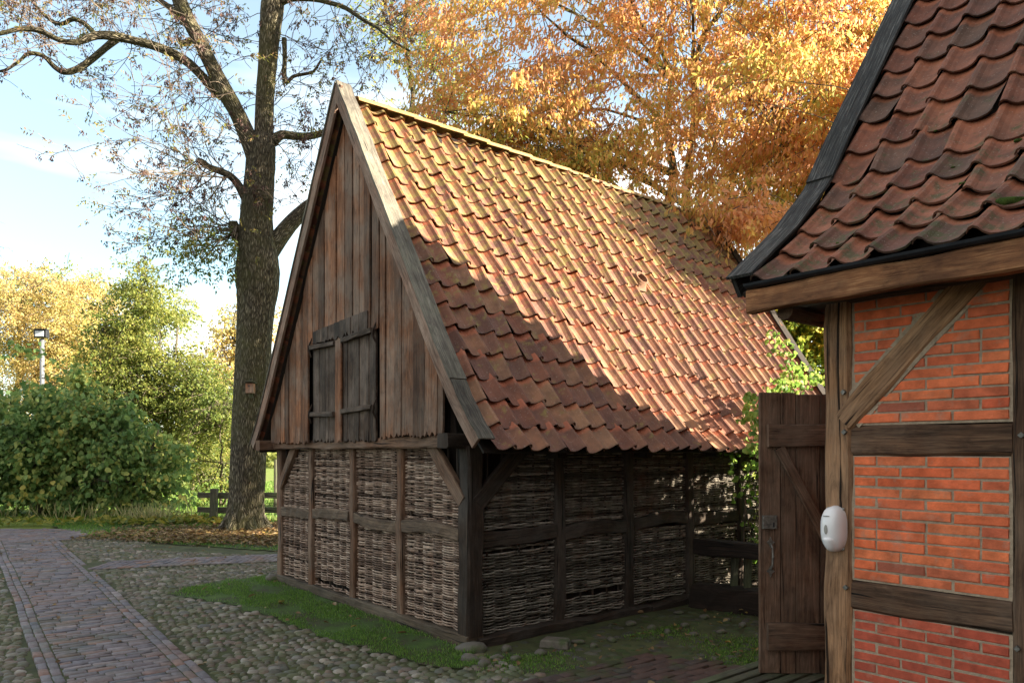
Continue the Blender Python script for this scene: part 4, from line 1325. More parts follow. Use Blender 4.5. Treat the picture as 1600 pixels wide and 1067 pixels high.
mb.build('cobble_bedding', M['joint'], None, off=(-4, 8, GZ - .02), kind='structure')

turf = [G(262, 927), G(330, 906), G(428, 896), G(600, 958), G(705, 996), G(737, 1008), G(745, 1034), G(690, 1040), G(600, 1018), G(500, 990), G(430, 962), G(370, 944), G(310, 932)]
verge = [G(70, 812), G(540, 812), G(540, 858), G(428, 859), G(330, 853), G(240, 846), G(150, 836), G(95, 826)]
verge = [Vector((p.x, p.y, 0)) for p in verge]
def rough(poly, amp, seed):
    r = random.Random(seed); out = []
    n = len(poly)
    for i in range(n):
        a, b = poly[i], poly[(i + 1) % n]; L = (b - a).length; k = max(1, int(L / .12))
        for j in range(k):
            p = a.lerp(b, j / k); out.append(Vector((p.x + r.uniform(-amp, amp), p.y + r.uniform(-amp, amp), 0)))
    return out
turf = rough([Vector((p.x, p.y, 0)) for p in turf], .07, 3)
verge = rough(verge, .06, 4)
def on_path(X, Y, pad=.0):
    rx, ry = X - PA.x, Y - PA.y
    l = rx * pd.x + ry * pd.y; w = rx * pq.x + ry * pq.y
    wg = .006 * np.sin(l * .9)
    m = (w - wg > -pad) & (w - wg < WPATH + pad) & (l < 13.3)
    rx, ry = X - BA.x, Y - BA.y
    l = rx * bd.x + ry * bd.y; w = rx * bq.x + ry * bq.y
    m |= (l > -.2) & (w > -.47 - pad) & (w < .36 + pad)
    m |= (X < -8.5) & (Y > 14.0 - pad)
    return m
def foot(X, Y):
    rx, ry = X - O.x, Y - O.y
    s = rx * math.cos(TH) + ry * math.sin(TH); t = -rx * math.sin(TH) + ry * math.cos(TH)
    return ((s > .03) & (t > .05) & (t < BW + .0) & (s < BL)) | ((s > SW + .05) & (t < -2.75) & (s < 4.3)), s, t
def cobbles(name, mask_fn, box, step, rmin, rmax, seed, mat, zt, hh, asp=1.45):
    rg = np.random.default_rng(seed)
    gx = np.arange(box[0], box[1], step * 1.22); gy = np.arange(box[2], box[3], step)
    X, Y = np.meshgrid(gx, gy); X = X + (np.arange(len(gy))[:, None] % 2) * step * .6
    X = (X + rg.uniform(-.24, .24, X.shape) * step).ravel(); Y = (Y + rg.uniform(-.2, .2, Y.shape) * step).ravel()
    keep = mask_fn(X, Y) & (rg.random(len(X)) > .03)
    X, Y = X[keep], Y[keep]; n = len(X)
    a = rg.uniform(rmin, rmax, n); b = a * rg.uniform(.85, asp, n) * 1.0
    th = rg.normal(0.15, .45, n)
    H = rg.uniform(.4, 1.15, n) * hh
    V = np.zeros((n, 17, 3))
    tlx, tly = rg.uniform(-.12, .12, (2, n))
    for k in range(8):
        an = 2 * np.pi * k / 8 + rg.uniform(-.18, .18, n)
        rr = rg.uniform(.86, 1.12, n)
        for lv, (f, z) in enumerate(((1.04, -.8), (.72, .72))):
            lx = np.cos(an) * b * rr * f; ly = np.sin(an) * a * rr * f
            V[:, lv * 8 + k, 0] = X + lx * np.cos(th) - ly * np.sin(th)
            V[:, lv * 8 + k, 1] = Y + lx * np.sin(th) + ly * np.cos(th)
            V[:, lv * 8 + k, 2] = zt + H * z + (tlx * lx + tly * ly)
    V[:, 16, 0] = X; V[:, 16, 1] = Y; V[:, 16, 2] = zt + H
    q = [(k, (k + 1) % 8, 8 + (k + 1) % 8, 8 + k) for k in range(8)] + [(8, 9, 10, 16), (10, 11, 12, 16), (12, 13, 14, 16), (14, 15, 8, 16)]
    Fq = (np.arange(n) * 17)[:, None, None] + np.array(q)[None]
    return np_mesh(name, V.reshape(-1, 3), Fq.reshape(-1, 4), mat, off=(X[0], Y[0], zt), smooth=True, kind='structure')
def mk(X, Y):
    f, s, t = foot(X, Y)
    return ~f & ~on_path(X, Y, .03) & ~inpoly(X, Y, turf) & ~inpoly(X, Y, verge) & ~inpoly(X, Y, yard) & ~((s > .0) & (t < .3)) & (Y < 14.5 - .0 * X) & ~((X > -3.2) & (Y > 12.3)) & ~((Y > 12.9 + (X + 7) * -.28) & (X > -6.6))
cobbles('cobbles', mk, (-13, 3.2, 3.0, 14.4), .078, .024, .052, 11, M['cobble'], GZ - .018, .015)
def mk2(X, Y):
    f, s, t = foot(X, Y)
    return ~f & ((s > .0) & (t < -.12)) & ~inpoly(X, Y, yard) & ~inpoly(X, Y, turf) & (Y < 9) & (np.sin(X * 2.3 + 1) * np.sin(Y * 2.9) > -.75)
cobbles('cobbles', mk2, (-1, 5, 3.0, 9.0), .13, .04, .072, 12, M['yard_stone'], GZ - .028, .016)
def flat_poly(name, poly, z, mat):
    mb = MB()
    for p in poly: mb.v.append(Vector((p[0], p[1], z)))
    mb.face(range(len(poly)))
    return mb.build(name, mat, None, off=(poly[0][0], poly[0][1], z), kind='structure')
flat_poly('turf', [(p.x, p.y) for p in turf], GZ - .014, M['turf'])
flat_poly('verge', [(p.x, p.y) for p in verge], GZ - .012, M['turf'])
def scatter(poly, n, seed, edge=0.05):
    rg = np.random.default_rng(seed)
    px = [p[0] for p in poly]; py = [p[1] for p in poly]
    X = rg.uniform(min(px) - edge, max(px) + edge, n * 3); Y = rg.uniform(min(py) - edge, max(py) + edge, n * 3)
    k = inpoly(X, Y, poly)
    return X[k][:n], Y[k][:n], rg
def blades(name, X, Y, rg, z, h, w, mat, label=None, kind='stuff', lean=.5):
    n = len(X)
    Pt = np.stack([X, Y, np.full(n, z)], 1)
    D = np.stack([rg.normal(0, lean, n), rg.normal(0, lean, n), np.ones(n)], 1)
    Nn = rg.normal(0, 1, (n, 3))
    V, Fq = leaf_arrays(Pt, D, Nn, rg.uniform(h * .5, h * 1.3, n), np.full(n, w), fold=.1)
    return np_mesh(name, V, Fq, mat, off=(float(X[0]), float(Y[0]), z), kind=kind, label=label, cat='grass' if label else None)
X, Y, rg = scatter(turf, 26000, 21)
keep = (np.sin(X * 4 + 1 + Y) * np.sin(Y * 5) + np.sin(X * 11 + Y * 7) * .4 + rg.normal(0, .3, len(X))) > -.25
blades('grass', X[keep], Y[keep], rg, GZ - .014, .034, .006, M['grass'], 'short bright green grass in a patch along the foot of the wattle gable')
X, Y, rg = scatter(verge, 30000, 22)
keep = (np.sin(X * 1.7) * np.sin(Y * 2) + rg.normal(0, .4, len(X))) > -.3
blades('grass', X[keep], Y[keep], rg, GZ - .014, .06, .011, M['grass'], 'leaf strewn grass verge between the cobbles and the shrubs')
moss_poly = [W(.4, -.55), W(3.3, -.6), (2.6, 7.2), (2.4, 5.9), G(1190, 1040), G(1000, 1018), G(870, 1046), G(745, 1060), G(740, 1020)]
X, Y, rg = scatter([(p[0], p[1]) for p in moss_poly], 16000, 23)
keep = (np.sin(X * 2.6 + 2) * np.sin(Y * 3.1 + 1) + rg.normal(0, .25, len(X))) > .12
blades('grass', X[keep], Y[keep], rg, GZ - .03, .03, .008, M['grass'], 'patchy moss and grass on the dark ground beside the long barn wall')

# fallen leaves
def litter(name, X, Y, rg, smin, smax, label, zr=(.002, .02), mat='litter', z=GZ):
    n = len(X)
    Pt = np.stack([X, Y, z + rg.uniform(zr[0], zr[1], n)], 1)
    a = rg.uniform(0, 6.28, n)
    D = np.stack([np.cos(a), np.sin(a), rg.normal(0, .22, n)], 1)
    Nn = np.stack([rg.normal(0, .35, n), rg.normal(0, .35, n), np.ones(n)], 1)
    L = rg.uniform(smin, smax, n)
    V, Fq = leaf_arrays(Pt, D, Nn, L, L * rg.uniform(.4, .65, n), 'hex', .3)
    return np_mesh(name, V, Fq, M[mat], off=(float(X[0]), float(Y[0]), z), kind='stuff', label=label, cat='leaves')
rg = np.random.default_rng(31)
n = 11000
X = rg.normal(-5.0, 1.7, n); Y = rg.normal(14.9, 1.0, n)
k = (Y > 13.1 - (X + 5) * .28) & (Y < 19) & ((X + 5.72) ** 2 + (Y - 15.9) ** 2 > .2) & ~on_path(X, Y, .0)
litter('fallen_leaves', X[k], Y[k], rg, .05, .11, 'brown fallen leaves thickly strewn round the foot of the big tree', (.0, .05))
X = rg.uniform(-9, 2.5, 800); Y = rg.uniform(4.6, 14.4, 800) ** 1.0
f, s_, t_ = foot(X, Y)
k = ~f & ((rg.random(800) < .30) | (Y > 11.2))
litter('fallen_leaves', X[k], Y[k], rg, .035, .07, 'scattered fallen leaves on the brick path and cobbles')
X, Y, rg = scatter([(p[0], p[1]) for p in moss_poly], 46, 33)
litter('fallen_leaves', X, Y, rg, .04, .07, 'few yellow fallen leaves on the dark mossy yard')
X, Y, rg = scatter(turf, 26, 34)
litter('fallen_leaves', X, Y, rg, .06, .10, 'few orange leaves lying on the bright grass patch', (.015, .03))
# yellow ground plants at the foot of the shrubs
rg = np.random.default_rng(41)
n = 700
X = rg.uniform(-18, -8.9, n); Y = rg.normal(16.9, .3, n); kk = np.sin(X * 2.1) + np.sin(X * 5 + 1) * .6 + rg.normal(0, .4, n) > -.35; X, Y = X[kk], Y[kk]
X2 = rg.normal(-8.0, .9, 420); Y2 = rg.normal(17.2, .35, 420)
X = np.concatenate([X, X2]); Y = np.concatenate([Y, Y2]); n = len(X)
Pt = np.stack([X, Y, GZ + rg.uniform(.0, .10, n)], 1)
a = rg.uniform(0, 6.28, n)
D = np.stack([np.cos(a), np.sin(a), rg.uniform(.1, .9, n)], 1)
L = rg.uniform(.1, .22, n)
V, Fq = leaf_arrays(Pt, D, np.stack([rg.normal(0, .3, n), rg.normal(0, .3, n), np.ones(n)], 1), L, L * .55, 'hex', .2)
np_mesh('ground_plants', V, Fq, M['hosta'], off=(-9, 16.6, GZ), kind='stuff', label='low yellowing leafy plants along the foot of the dark shrubs', cat='plants')
rg = np.random.default_rng(42)
n = 260; X = np.concatenate([rg.uniform(-17, -7.4, n), rg.normal(-8.6, .35, 220)]); Y = np.concatenate([rg.normal(18.0, .3, n), rg.normal(17.5, .2, 220)])
blades('tall_grass', X, Y, rg, GZ, .42, .022, M['reed'], 'tall dry grass stems at the foot of the shrubs', lean=.35)
n = 26000; X = rg.uniform(-16, 4, n); Y = rg.uniform(17.8, 40, n) ** 1.0
blades('field_grass', X, Y, rg, GZ - .03, .12, .03, M['grass'], 'sunlit green meadow beyond the rail fence')

# loose stones along the side wall
rr = random.Random(8)
spots = [(735, 1028, .085), (757, 1036, .07), (792, 1012, .07), (776, 1024, .055), (806, 1026, .055), (846, 1017, .06), (870, 1007, .05), (903, 1000, .06), (928, 1006, .05), (955, 997, .055), (985, 973, .075), (1018, 978, .05), (1043, 985, .055), (1070, 975, .05), (1100, 962, .06), (1136, 968, .05), (1160, 975, .055), (1060, 955, .05), (1085, 988, .045), (1126, 985, .05)]
for k, (px, py, s) in enumerate(spots):
    g = G(px, py)
    stone_thing('loose_stone', 'rounded grey fieldstone lying among moss along the long wall of the barn', 0, 0, s * rr.uniform(.9, 1.25), s * .75, s * rr.uniform(.4, .6), 600 + k, z=GZ - .012, world=g, mat='stone_dark', group='loose stones along the barn wall')
mb = MB(77)
g = G(872, 1003)
mb.sweep([(g.x - .02, g.y - .05, GZ - .03), (g.x - .02, g.y - .05, GZ + .045)], [(-.13, -.09), (.14, -.085), (.12, .09), (-.12, .08)], up=(.3, 1, 0), scl=[1, .92])
mb.build('paving_block', M['stone'], None, off=g, bevel=.012, label='squared mossy green stone block lying by the long barn wall', cat='stone block')

# rail and low log at the far end of the side wall
yf = thing('yard_fence', 'low dark log rail fence with pale stakes between barn wall and brick house', 'fence', W(3.2, -.2, GZ))
a = W(3.02, -.14, .56); b = Vector((2.95, 7.25, .52))
mb = MB(80); mb.timber(a, b, .13, .17, jit=.008, wob=.01, bow=(0, 0, .02)); mb.build('rail', M['wood_brown'], yf)
mb = MB(81); mb.timber(W(3.0, -.15, .02), Vector((3.3, 7.3, .0)), .25, .30, jit=.02, wob=.02); mb.build('base_log', M['wood_brown'], yf)
for k, u in enumerate((.34, .46, .66, .9)):
    p = a.lerp(b, u) + Vector((.05, .12, 0))
    mb = MB(82 + k); mb.timber((p.x, p.y, GZ), (p.x + .02, p.y, .50 + .12 * (k % 2)), .075, .05, up=(0, 1, 0), jit=.003); mb.build('stake', M['fence_wood'], yf)

# field fence behind the big tree
ff = thing('field_fence', 'low mossy post and rail fence behind the big tree', 'fence', (-7.2, 17.6, GZ))
px_ = [-7.12, -5.0, -3.2, -1.2]
for k, x in enumerate(px_):
    mb = MB(90 + k); mb.timber((x, 17.6, GZ - .02), (x + .02, 17.6, .70), .16, .14, up=(0, 1, 0), jit=.004); mb.build('post', M['fence_wood'], ff)
for z in (.52, .17):
    mb = MB(96); mb.timber((-7.55, 17.72, z + .02), (-1.0, 17.70, z - .02), .07, .13, jit=.006, wob=.01, seg=30); mb.build('rail', M['fence_wood'], ff)
for k, (x, y) in enumerate(((-6.9, 21.5), (-6.75, 24.0))):
    mb = MB(99 + k); mb.tube([(x, y, GZ - .03), (x + .01, y, 1.35)], [.05, .045], 7)
    mb.build('fence_post', M['fence_wood'], None, off=(x, y, GZ), label=('pale round post standing in the meadow, nearer of two', 'pale round post standing in the meadow, farther of two')[k], cat='post')

# flood lamp on a pole
lp = P(66, 640, 23.0)
lamp = thing('flood_lamp', 'grey pole with a black floodlight rising from the dark shrubs at the left', 'lamp', (lp.x, 23, GZ))
mb = MB(); mb.tube([(lp.x, 23, GZ), (lp.x, 23, 2.5), (lp.x, 23, P(66, 529, 23).z)], [.075, .07, .06], 12); mb.build('pole', M['pale_metal'], lamp, smooth=True)
zc = P(66, 522, 23).z
mb = MB(); mb.box((lp.x - .19, 22.88, zc - .12), (lp.x + .2, 23.05, zc + .12)); hd = mb.build('lamp_housing', M['black_metal'], lamp, bevel=.012)
mb = MB(); mb.box((lp.x - .14, 22.868, zc - .085), (lp.x + .12, 22.885, zc + .085)); mb.build('lamp_glass', M['lamp_glass'], hd)
mb = MB(); mb.box((lp.x - .21, 22.82, zc + .12), (lp.x + .22, 23.0, zc + .14)); mb.build('hood', M['black_metal'], hd)
# ------------------------------------------------------------------ vegetation
def vnoise(Pn, seed=0, f=1.0):
    r = np.random.default_rng(seed); out = 0
    for k in range(5):
        d = r.normal(0, 1, 3); d /= np.linalg.norm(d)
        out = out + np.sin(Pn @ d * f * (1 + .45 * k) + r.uniform(0, 6.3)) / (1 + .25 * k)
    return out / 2.2
def ellips(rg, specs, n, shell=.35):
    """random points in a union of ellipsoids (cx,cy,cz,rx,ry,rz,weight), biased to the shell"""
    wt = np.array([s[6] for s in specs], float); wt /= wt.sum()
    idx = rg.choice(len(specs), n, p=wt); S = np.array(specs)[idx]
    d = nrm(rg.normal(0, 1, (n, 3))); r = rg.random(n) ** shell
    Pn = S[:, :3] + d * r[:, None] * S[:, 3:6]
    return Pn, d
def sprays(rg, Pc, Dout, nl, spread, L, ratio, down, kind='diamond', dsp=.35, fold=.25, flat=.35):
    """nl leaves round every centre: laid along a short arching spray"""
    n = len(Pc)
    dirn = nrm(Dout * np.array([1, 1, .35]) + rg.normal(0, .45, (n, 3)))
    side = nrm(np.cross(dirn, np.array([[0, 0, 1.]]) + rg.normal(0, .15, (n, 3))))
    u = rg.random((n, nl)); v = rg.normal(0, 1, (n, nl)); w = rg.normal(0, 1, (n, nl))
    Pt = Pc[:, None] + dirn[:, None] * (u[..., None] - .5) * spread * 1.6 + side[:, None] * (v[..., None] * spread * .33 * (1.15 - u[..., None])) + np.array([0, 0, 1.]) * (w[..., None] * spread * flat * .3 - (u[..., None] ** 2) * spread * .25)
    Pt = Pt.reshape(-1, 3); m = len(Pt)
    D = np.repeat(dirn, nl, 0) * dsp + rg.normal(0, dsp, (m, 3)) + np.array([0, 0, -1.]) * down
    Nn = rg.normal(0, 1, (m, 3)) + (np.array([0, 0, 1.]) if down < .3 else 0)
    Ls = rg.uniform(L * .65, L * 1.25, m)
    return leaf_arrays(Pt, D, Nn, Ls, Ls * ratio * rg.uniform(.75, 1.2, m), kind, fold), dirn
def twig_mesh(name, Pc, dirn, spread, mat, parent, r=.008, target=None):
    mb = MB(5)
    for p, d in zip(Pc, dirn):
        p = Vector(p); d = Vector(d)
        a = p - d * spread * .9 + Vector((0, 0, .0)); b = p + Vector((0, 0, .03)); c = p + d * spread * .75 + Vector((0, 0, -spread * .2))
        mb.tube([a, b, c], [r, r * .7, r * .3], 3, caps=False)
    return mb.build(name, mat, parent)
def limb(mb, a, b, r0, r1, rr, bend=.12, seg=7, n=7):
    a, b = Vector(a), Vector(b); L = (b - a).length
    off = Vector((rr.uniform(-1, 1), rr.uniform(-1, 1), rr.uniform(.0, 1))) * L * bend
    pts = []; rad = []
    for k in range(seg + 1):
        u = k / seg
        pts.append(a.lerp(b, u) + off * math.sin(math.pi * u) + Vector((rr.uniform(-1, 1), rr.uniform(-1, 1), rr.uniform(-1, 1))) * L * .018)
        rad.append(r0 + (r1 - r0) * u ** .8)
    mb.tube(pts, rad, n, jit=r1 * .05)
    return pts
def tree(name, label, cat, base, stems, specs, seed, lmat, nsp, nl, spread, L, ratio, down, thr=-.35, nf=.8, bmat='bark', limbs=26, group=None, shell=.4, twr=.008, ntw=700, kind='diamond', dsp=.35, crown='crown', flat=.35, gaps=None):
    rg = np.random.default_rng(seed); rr = random.Random(seed)
    root = thing(name, label, cat, base, group=group)
    Pc, Do = ellips(rg, specs, nsp, shell)
    k = vnoise(Pc, seed, nf) > thr
    k &= Pc[:, 2] > .15
    if gaps is not None: k &= gaps(Pc)
    Pc, Do = Pc[k], Do[k]
    (V, Fq), dirn = sprays(rg, Pc, Do, nl, spread, L, ratio, down, kind, dsp, flat=flat)
    cr = np_mesh(crown, V, Fq, lmat, root)
    mb = MB(seed)
    joints = []
    for st in stems:
        pts = limb(mb, st[0], st[1], st[2], st[3], rr, .04, 9, 10)
        joints += pts[3:]
    mb.build('trunk', M[bmat], root, smooth=True)
    mb = MB(seed + 1)
    nodes = []
    if len(Pc):
        ch = rg.choice(len(Pc), min(limbs, len(Pc)), replace=False)
        for c in ch:
            q = Vector(Pc[c])
            cand = [j for j in joints if j.z < q.z + .4] or joints
            j = min(cand, key=lambda w: (w - q).length + rr.uniform(0, 1.0))
            d = (j - q).length
            pts = limb(mb, j, q, max(.012, .016 * d), .01, rr, .1, 6, 5)
            nodes += pts[2:]
        sel = rg.choice(len(Pc), min(ntw, len(Pc)), replace=False)
        for c in sel:
            q = Vector(Pc[c])
            if nodes:
                j = min((nodes[rr.randrange(len(nodes))] for _ in range(14)), key=lambda w: (w - q).length)
                if (j - q).length < 2.6: mb.tube([j, j.lerp(q, .5) + Vector((0, 0, .08)), q], [twr * 1.3, twr, twr * .6], 3, caps=False)
    if mb.v: mb.build('limbs', M[bmat], root)
    sel = rg.choice(len(Pc), min(ntw, len(Pc)), replace=False)
    twig_mesh('twigs', Pc[sel], dirn[sel], spread, M['twig'], root, twr)
    return root

# the copper coloured tree behind the barn
tree('copper_tree', 'large tree with copper orange hanging autumn leaves towering behind the barn', 'tree', (3.1, 17, GZ),
     [((4.6, 18.8, GZ), (3.9, 18.4, 11), .22, .08), ((4.5, 18.8, 5), (5.0, 18.4, 13), .14, .07), ((4.5, 18.8, 3.5), (8.3, 16.6, 9), .16, .06)],
     [(3.4, 16.0, 10.6, 5.9, 2.9, 5.6, 9), (7.2, 15.0, 8.6, 3.6, 2.8, 4.0, 4.5), (3.35, 11.4, 5.25, 1.0, .5, .42, .36), (.2, 15.5, 8.0, 2.6, 2.2, 1.9, 1.5), (5.6, 13.2, 7.2, 2.6, 1.5, 2.0, 1.8), (7.8, 11.1, 6.9, 1.8, 1.6, 1.4, 4.6)],
     71, M['leaf_orange'], 4400, 58, .7, .13, .36, .95, thr=-.30, nf=1.7, limbs=60, twr=.010, ntw=1300, dsp=.4, flat=.16,
     gaps=lambda p: p[:, 2] > 4.3)
# green and yellow trees right of it
tree('maple', 'green and yellow leaved tree seen between the barn roof and the brick house', 'tree', (8.2, 21, GZ),
     [((8.2, 21, GZ), (8.1, 21, 5.5), .13, .05), ((7.3, 20.5, GZ), (7.2, 20.4, 4.5), .07, .03)],
     [(7.9, 20.6, 3.6, 2.6, 1.6, 3.2, 3)], 72, M['leaf_gy'], 2000, 28, .5, .15, .7, .45, thr=-.5, nf=1.6, limbs=20, ntw=300, kind='diamond')
tree('tall_green_tree', 'sparse olive green tree in the gap between the ash and the copper tree', 'tree', (-3.6, 24, GZ),
     [((-3.6, 24, GZ), (-3.2, 24, 17), .22, .05)],
     [(-3.4, 24, 15, 2.4, 2, 5, 2), (-2.6, 24, 12.5, 1.3, 1.5, 2.5, 1)], 73, M['leaf_gy'], 520, 16, .6, .12, .5, .4, thr=-.1, nf=1.3, limbs=34, ntw=420, twr=.012)
tree('shade_shrub', 'leafy shrub added unseen behind the brick house to shade the barn wall', 'shrub', (5.3, 8.9, GZ),  # added out of view to block and dapple sun on the side wall
     [((5.3, 8.9, GZ), (5.2, 8.9, 1.8), .05, .02)],
     [(5.2, 9.2, .5, 1.0, 1.3, .8, .7), (5.5, 7.6, 1.5, .9, .85, 1.7, 1.8), (5.75, 7.0, 1.7, .7, .6, 1.5, 1.5)], 84, M['leaf_vine'], 620, 28, .4, .09, .9, .4, thr=-.8, nf=2, limbs=24, ntw=60, kind='hex')
# left background
tree('hazel_tree', 'tall light green hazel standing behind the dark shrubs', 'tree', (-12.2, 24, GZ),
     [((-12.2, 24, GZ), (-12.0, 24, 6.8), .12, .03), ((-12.4, 24, GZ), (-13.4, 24, 5.8), .1, .03), ((-12, 24, GZ), (-10.9, 24, 5.6), .1, .03)],
     [(-12.2, 24, 2.9, 2.9, 1.6, 2.8, 4), (-12.2, 24, 5.0, 1.7, 1.1, 2.1, 1.9), (-12.0, 24, 6.7, .9, .7, 1.6, .35), (-10.3, 23.6, 3.0, 1.5, 1.1, 2.2, 1.4)],
     74, M['leaf_light'], 2100, 24, .55, .10, .62, .25, thr=-.5, nf=1.7, limbs=36, ntw=500)
tree('dark_shrub', 'broad dark green shrub with big leaves at the far left beside the road', 'shrub', (-12.6, 19.6, GZ),
     [((-12.6, 19.6, GZ), (-12.9, 19.6, 2.4), .05, .02), ((-12.5, 19.6, GZ), (-11.8, 19.5, 2.6), .05, .02)],
     [(-12.6, 19.8, 1.4, 2.2, 1.3, 1.6, 3), (-14.6, 19.6, 1.2, 1.6, 1.1, 1.3, 1), (-12.9, 19.9, 2.9, .9, .8, .7, .3), (-14.2, 19.9, 2.6, 1.2, .8, .7, .3), (-11.6, 19.9, 3.3, .35, .4, .8, .12), (-13.3, 19.6, 3.5, .3, .4, .7, .1), (-12.2, 19.0, 2.0, .6, .5, .7, .2), (-13.9, 18.9, 1.2, .6, .5, .7, .2), (-12.9, 19.8, 4.0, .25, .3, .5, .06)], 75, M['leaf_dark'], 1150, 20, .62, .15, .8, .5, thr=-.45, nf=2, limbs=20, ntw=200, twr=.006, kind='hex')
tree('dark_shrub', 'dark green shrub with big leaves left of the thick ash trunk', 'shrub', (-9.9, 19.3, GZ),
     [((-9.9, 19.3, GZ), (-10.2, 19.3, 2.4), .05, .02), ((-9.8, 19.3, GZ), (-9.2, 19.3, 2.2), .05, .02)],
     [(-10.6, 19.3, 1.3, 1.5, 1.1, 1.5, 2), (-9.2, 19.2, .7, .95, .8, .9, .6), (-11.2, 19.3, 2.5, .9, .7, .8, .25), (-10.2, 19.2, 2.6, .3, .3, .6, .1), (-9.7, 18.9, 1.6, .45, .4, .6, .14), (-8.6, 19.0, 1.3, .3, .3, .6, .08)], 76, M['leaf_dark'], 760, 20, .58, .14, .8, .5, thr=-.4, nf=2, limbs=16, ntw=200, twr=.006, kind='hex')
tree('sunlit_bush', 'loose yellow green bush just left of the ash trunk behind the rail fence', 'shrub', (-8.9, 22.5, GZ),
     [((-8.9, 22.5, GZ), (-8.9, 22.5, 2.6), .05, .02), ((-8.8, 22.5, GZ), (-8.3, 22.4, 2.2), .04, .015)],
     [(-8.9, 22.5, 1.9, 1.3, 1.0, 1.9, 2)], 77, M['leaf_light'], 360, 24, .42, .10, .6, .3, thr=-.3, nf=2.2, limbs=16, ntw=160)
tree('golden_tree', 'pale golden tree filling the far left background', 'tree', (-31, 46, GZ),
     [((-31, 46, GZ), (-30.5, 46, 11), .3, .08), ((-31, 46, 3), (-27, 46, 10), .2, .05)],
     [(-31, 46, 8.0, 5.5, 3.5, 5.4, 3), (-26.5, 45, 7.2, 3.6, 3, 5.2, 2.2)], 78, M['leaf_far'], 2100, 42, 1.1, .14, .6, .35, thr=-.6, nf=.85, limbs=44, ntw=500, twr=.02)
tree('olive_tree', 'pale green topped tree between the golden tree and the light hazel', 'tree', (-27, 50, GZ),
     [((-27, 50, GZ), (-27, 50, 12), .3, .08)],
     [(-30, 50, 12.2, 3.4, 2, 2.3, 1), (-24.5, 50, 10.5, 3.2, 2, 3.2, 1.4), (-33.5, 50, 12, 2.4, 2, 2, .6)], 79, M['leaf_far_g'], 620, 26, .9, .2, .6, .35, thr=-.45, nf=1.0, limbs=34, ntw=300, twr=.02)
tree('slender_golden_tree', 'slender golden green tree showing on both sides of the ash trunk', 'tree', (-13.1, 35, GZ),
     [((-13.1, 35, GZ), (-13.0, 35, 8.2), .14, .04)],
     [(-13.1, 35, 4.3, 2.3, 1.8, 3.6, 3), (-13.0, 35, 7.2, 1.0, 1, 1.7, .7), (-11.0, 35, 5.8, 1.1, 1, 2.8, .9)], 80, M['leaf_far'], 620, 26, .62, .15, .6, .35, thr=-.45, nf=1.3, limbs=34, ntw=300, twr=.014)
tree('green_birch', 'green leaved tree low behind the ash trunk, beyond the meadow', 'tree', (-13.4, 31, GZ),
     [((-13.4, 31, GZ), (-13.2, 31, 4), .1, .03)],
     [(-13.2, 31, 2.3, 2.6, 1.4, 2.3, 2)], 83, M['leaf_light'], 420, 24, .55, .13, .6, .3, thr=-.4, nf=1.3, limbs=20, ntw=160)
tree('bare_birch', 'nearly bare pinkish birch crown at the left edge of the sky', 'tree', (-36.5, 50, GZ),
     [((-36.5, 50, GZ), (-36.3, 50, 17), .25, .04)],
     [(-36.3, 50, 13.5, 2.2, 2, 5.0, 1)], 81, M['keys'], 90, 8, .8, .1, .5, .3, thr=-9, nf=.9, limbs=60, ntw=400, twr=.012)
# far tree line
rg = np.random.default_rng(90)
n = 5200
X = rg.uniform(-95, 80, n); Y = rg.normal(78, 4, n)
Zt = 2.2 + 1.6 * np.sin(X * .21) + 1.2 * np.sin(X * .53 + 1)
Pc = np.stack([X, Y, rg.random(n) * np.maximum(Zt + 2.0, .8)], 1)
(V, Fq), _ = sprays(rg, Pc, rg.normal(0, 1, (n, 3)), 9, 1.5, .6, .7, .3)
np_mesh('far_trees', V, Fq, M['leaf_far_g'], off=(0, 78, 0), kind='stuff', label='distant line of trees beyond the meadow', cat='trees')

# ------------------------------------------------------------------ the old ash
AY = 15.7
ash = thing('ash_tree', 'big old ash with a thick furrowed trunk, bare twigs and dark seed clusters', 'tree', (G(380, 828).x, AY, GZ))
def px2(lst, Y=AY, dy=0.0):
    out = []; n = len(lst)
    for i, (x, y, *w) in enumerate(lst):
        yy = Y + dy * i / max(1, n - 1)
        out.append((P(x, y, yy), (w[0] if w else 3) / F * yy))
    return out
def resample(pr, k=3):
    pts, rad = [], []
    n = len(pr)
    for i in range(n - 1):
        p0 = pr[max(i - 1, 0)][0]; p1, p2 = pr[i][0], pr[i + 1][0]; p3 = pr[min(i + 2, n - 1)][0]
        for j in range(k):
            u = j / k
            pts.append(.5 * ((2 * p1) + (p2 - p0) * u + (2 * p0 - 5 * p1 + 4 * p2 - p3) * u * u + (3 * p1 - p0 - 3 * p2 + p3) * u ** 3))
            rad.append(pr[i][1] + (pr[i + 1][1] - pr[i][1]) * u)
    pts.append(pr[-1][0]); rad.append(pr[-1][1])
    return pts, rad
trunk = [(383, 838, 33.1), (384, 826, 30.4), (385, 805, 28.5), (387, 770, 26.7), (390, 700, 26.7), (393, 640, 27.1), (396, 580, 26.7), (399, 520, 26.7), (402, 475, 28.5), (404, 448, 32.2), (404, 425, 33.6), (404, 405, 31.3), (402, 375, 26.7), (402, 340, 24.4), (405, 300, 23.0), (408, 260, 22.1), (410, 232, 21.2), (411, 212, 15.6)]
mb = MB(801)
pts, rad = resample(px2(trunk), 3)
r_ = mb.rng
sec = []
n = 26
for k in range(n):
    a = 2 * math.pi * k / n
    q = 1 + .035 * math.cos(3 * a + 1) + .03 * math.cos(5 * a + 2) + (.02 if k % 2 else -.02)
    sec.append((math.cos(a) * q, math.sin(a) * q))
mb.sweep(pts, sec, up=(.1, 1, .05), scl=rad, jit=.006)
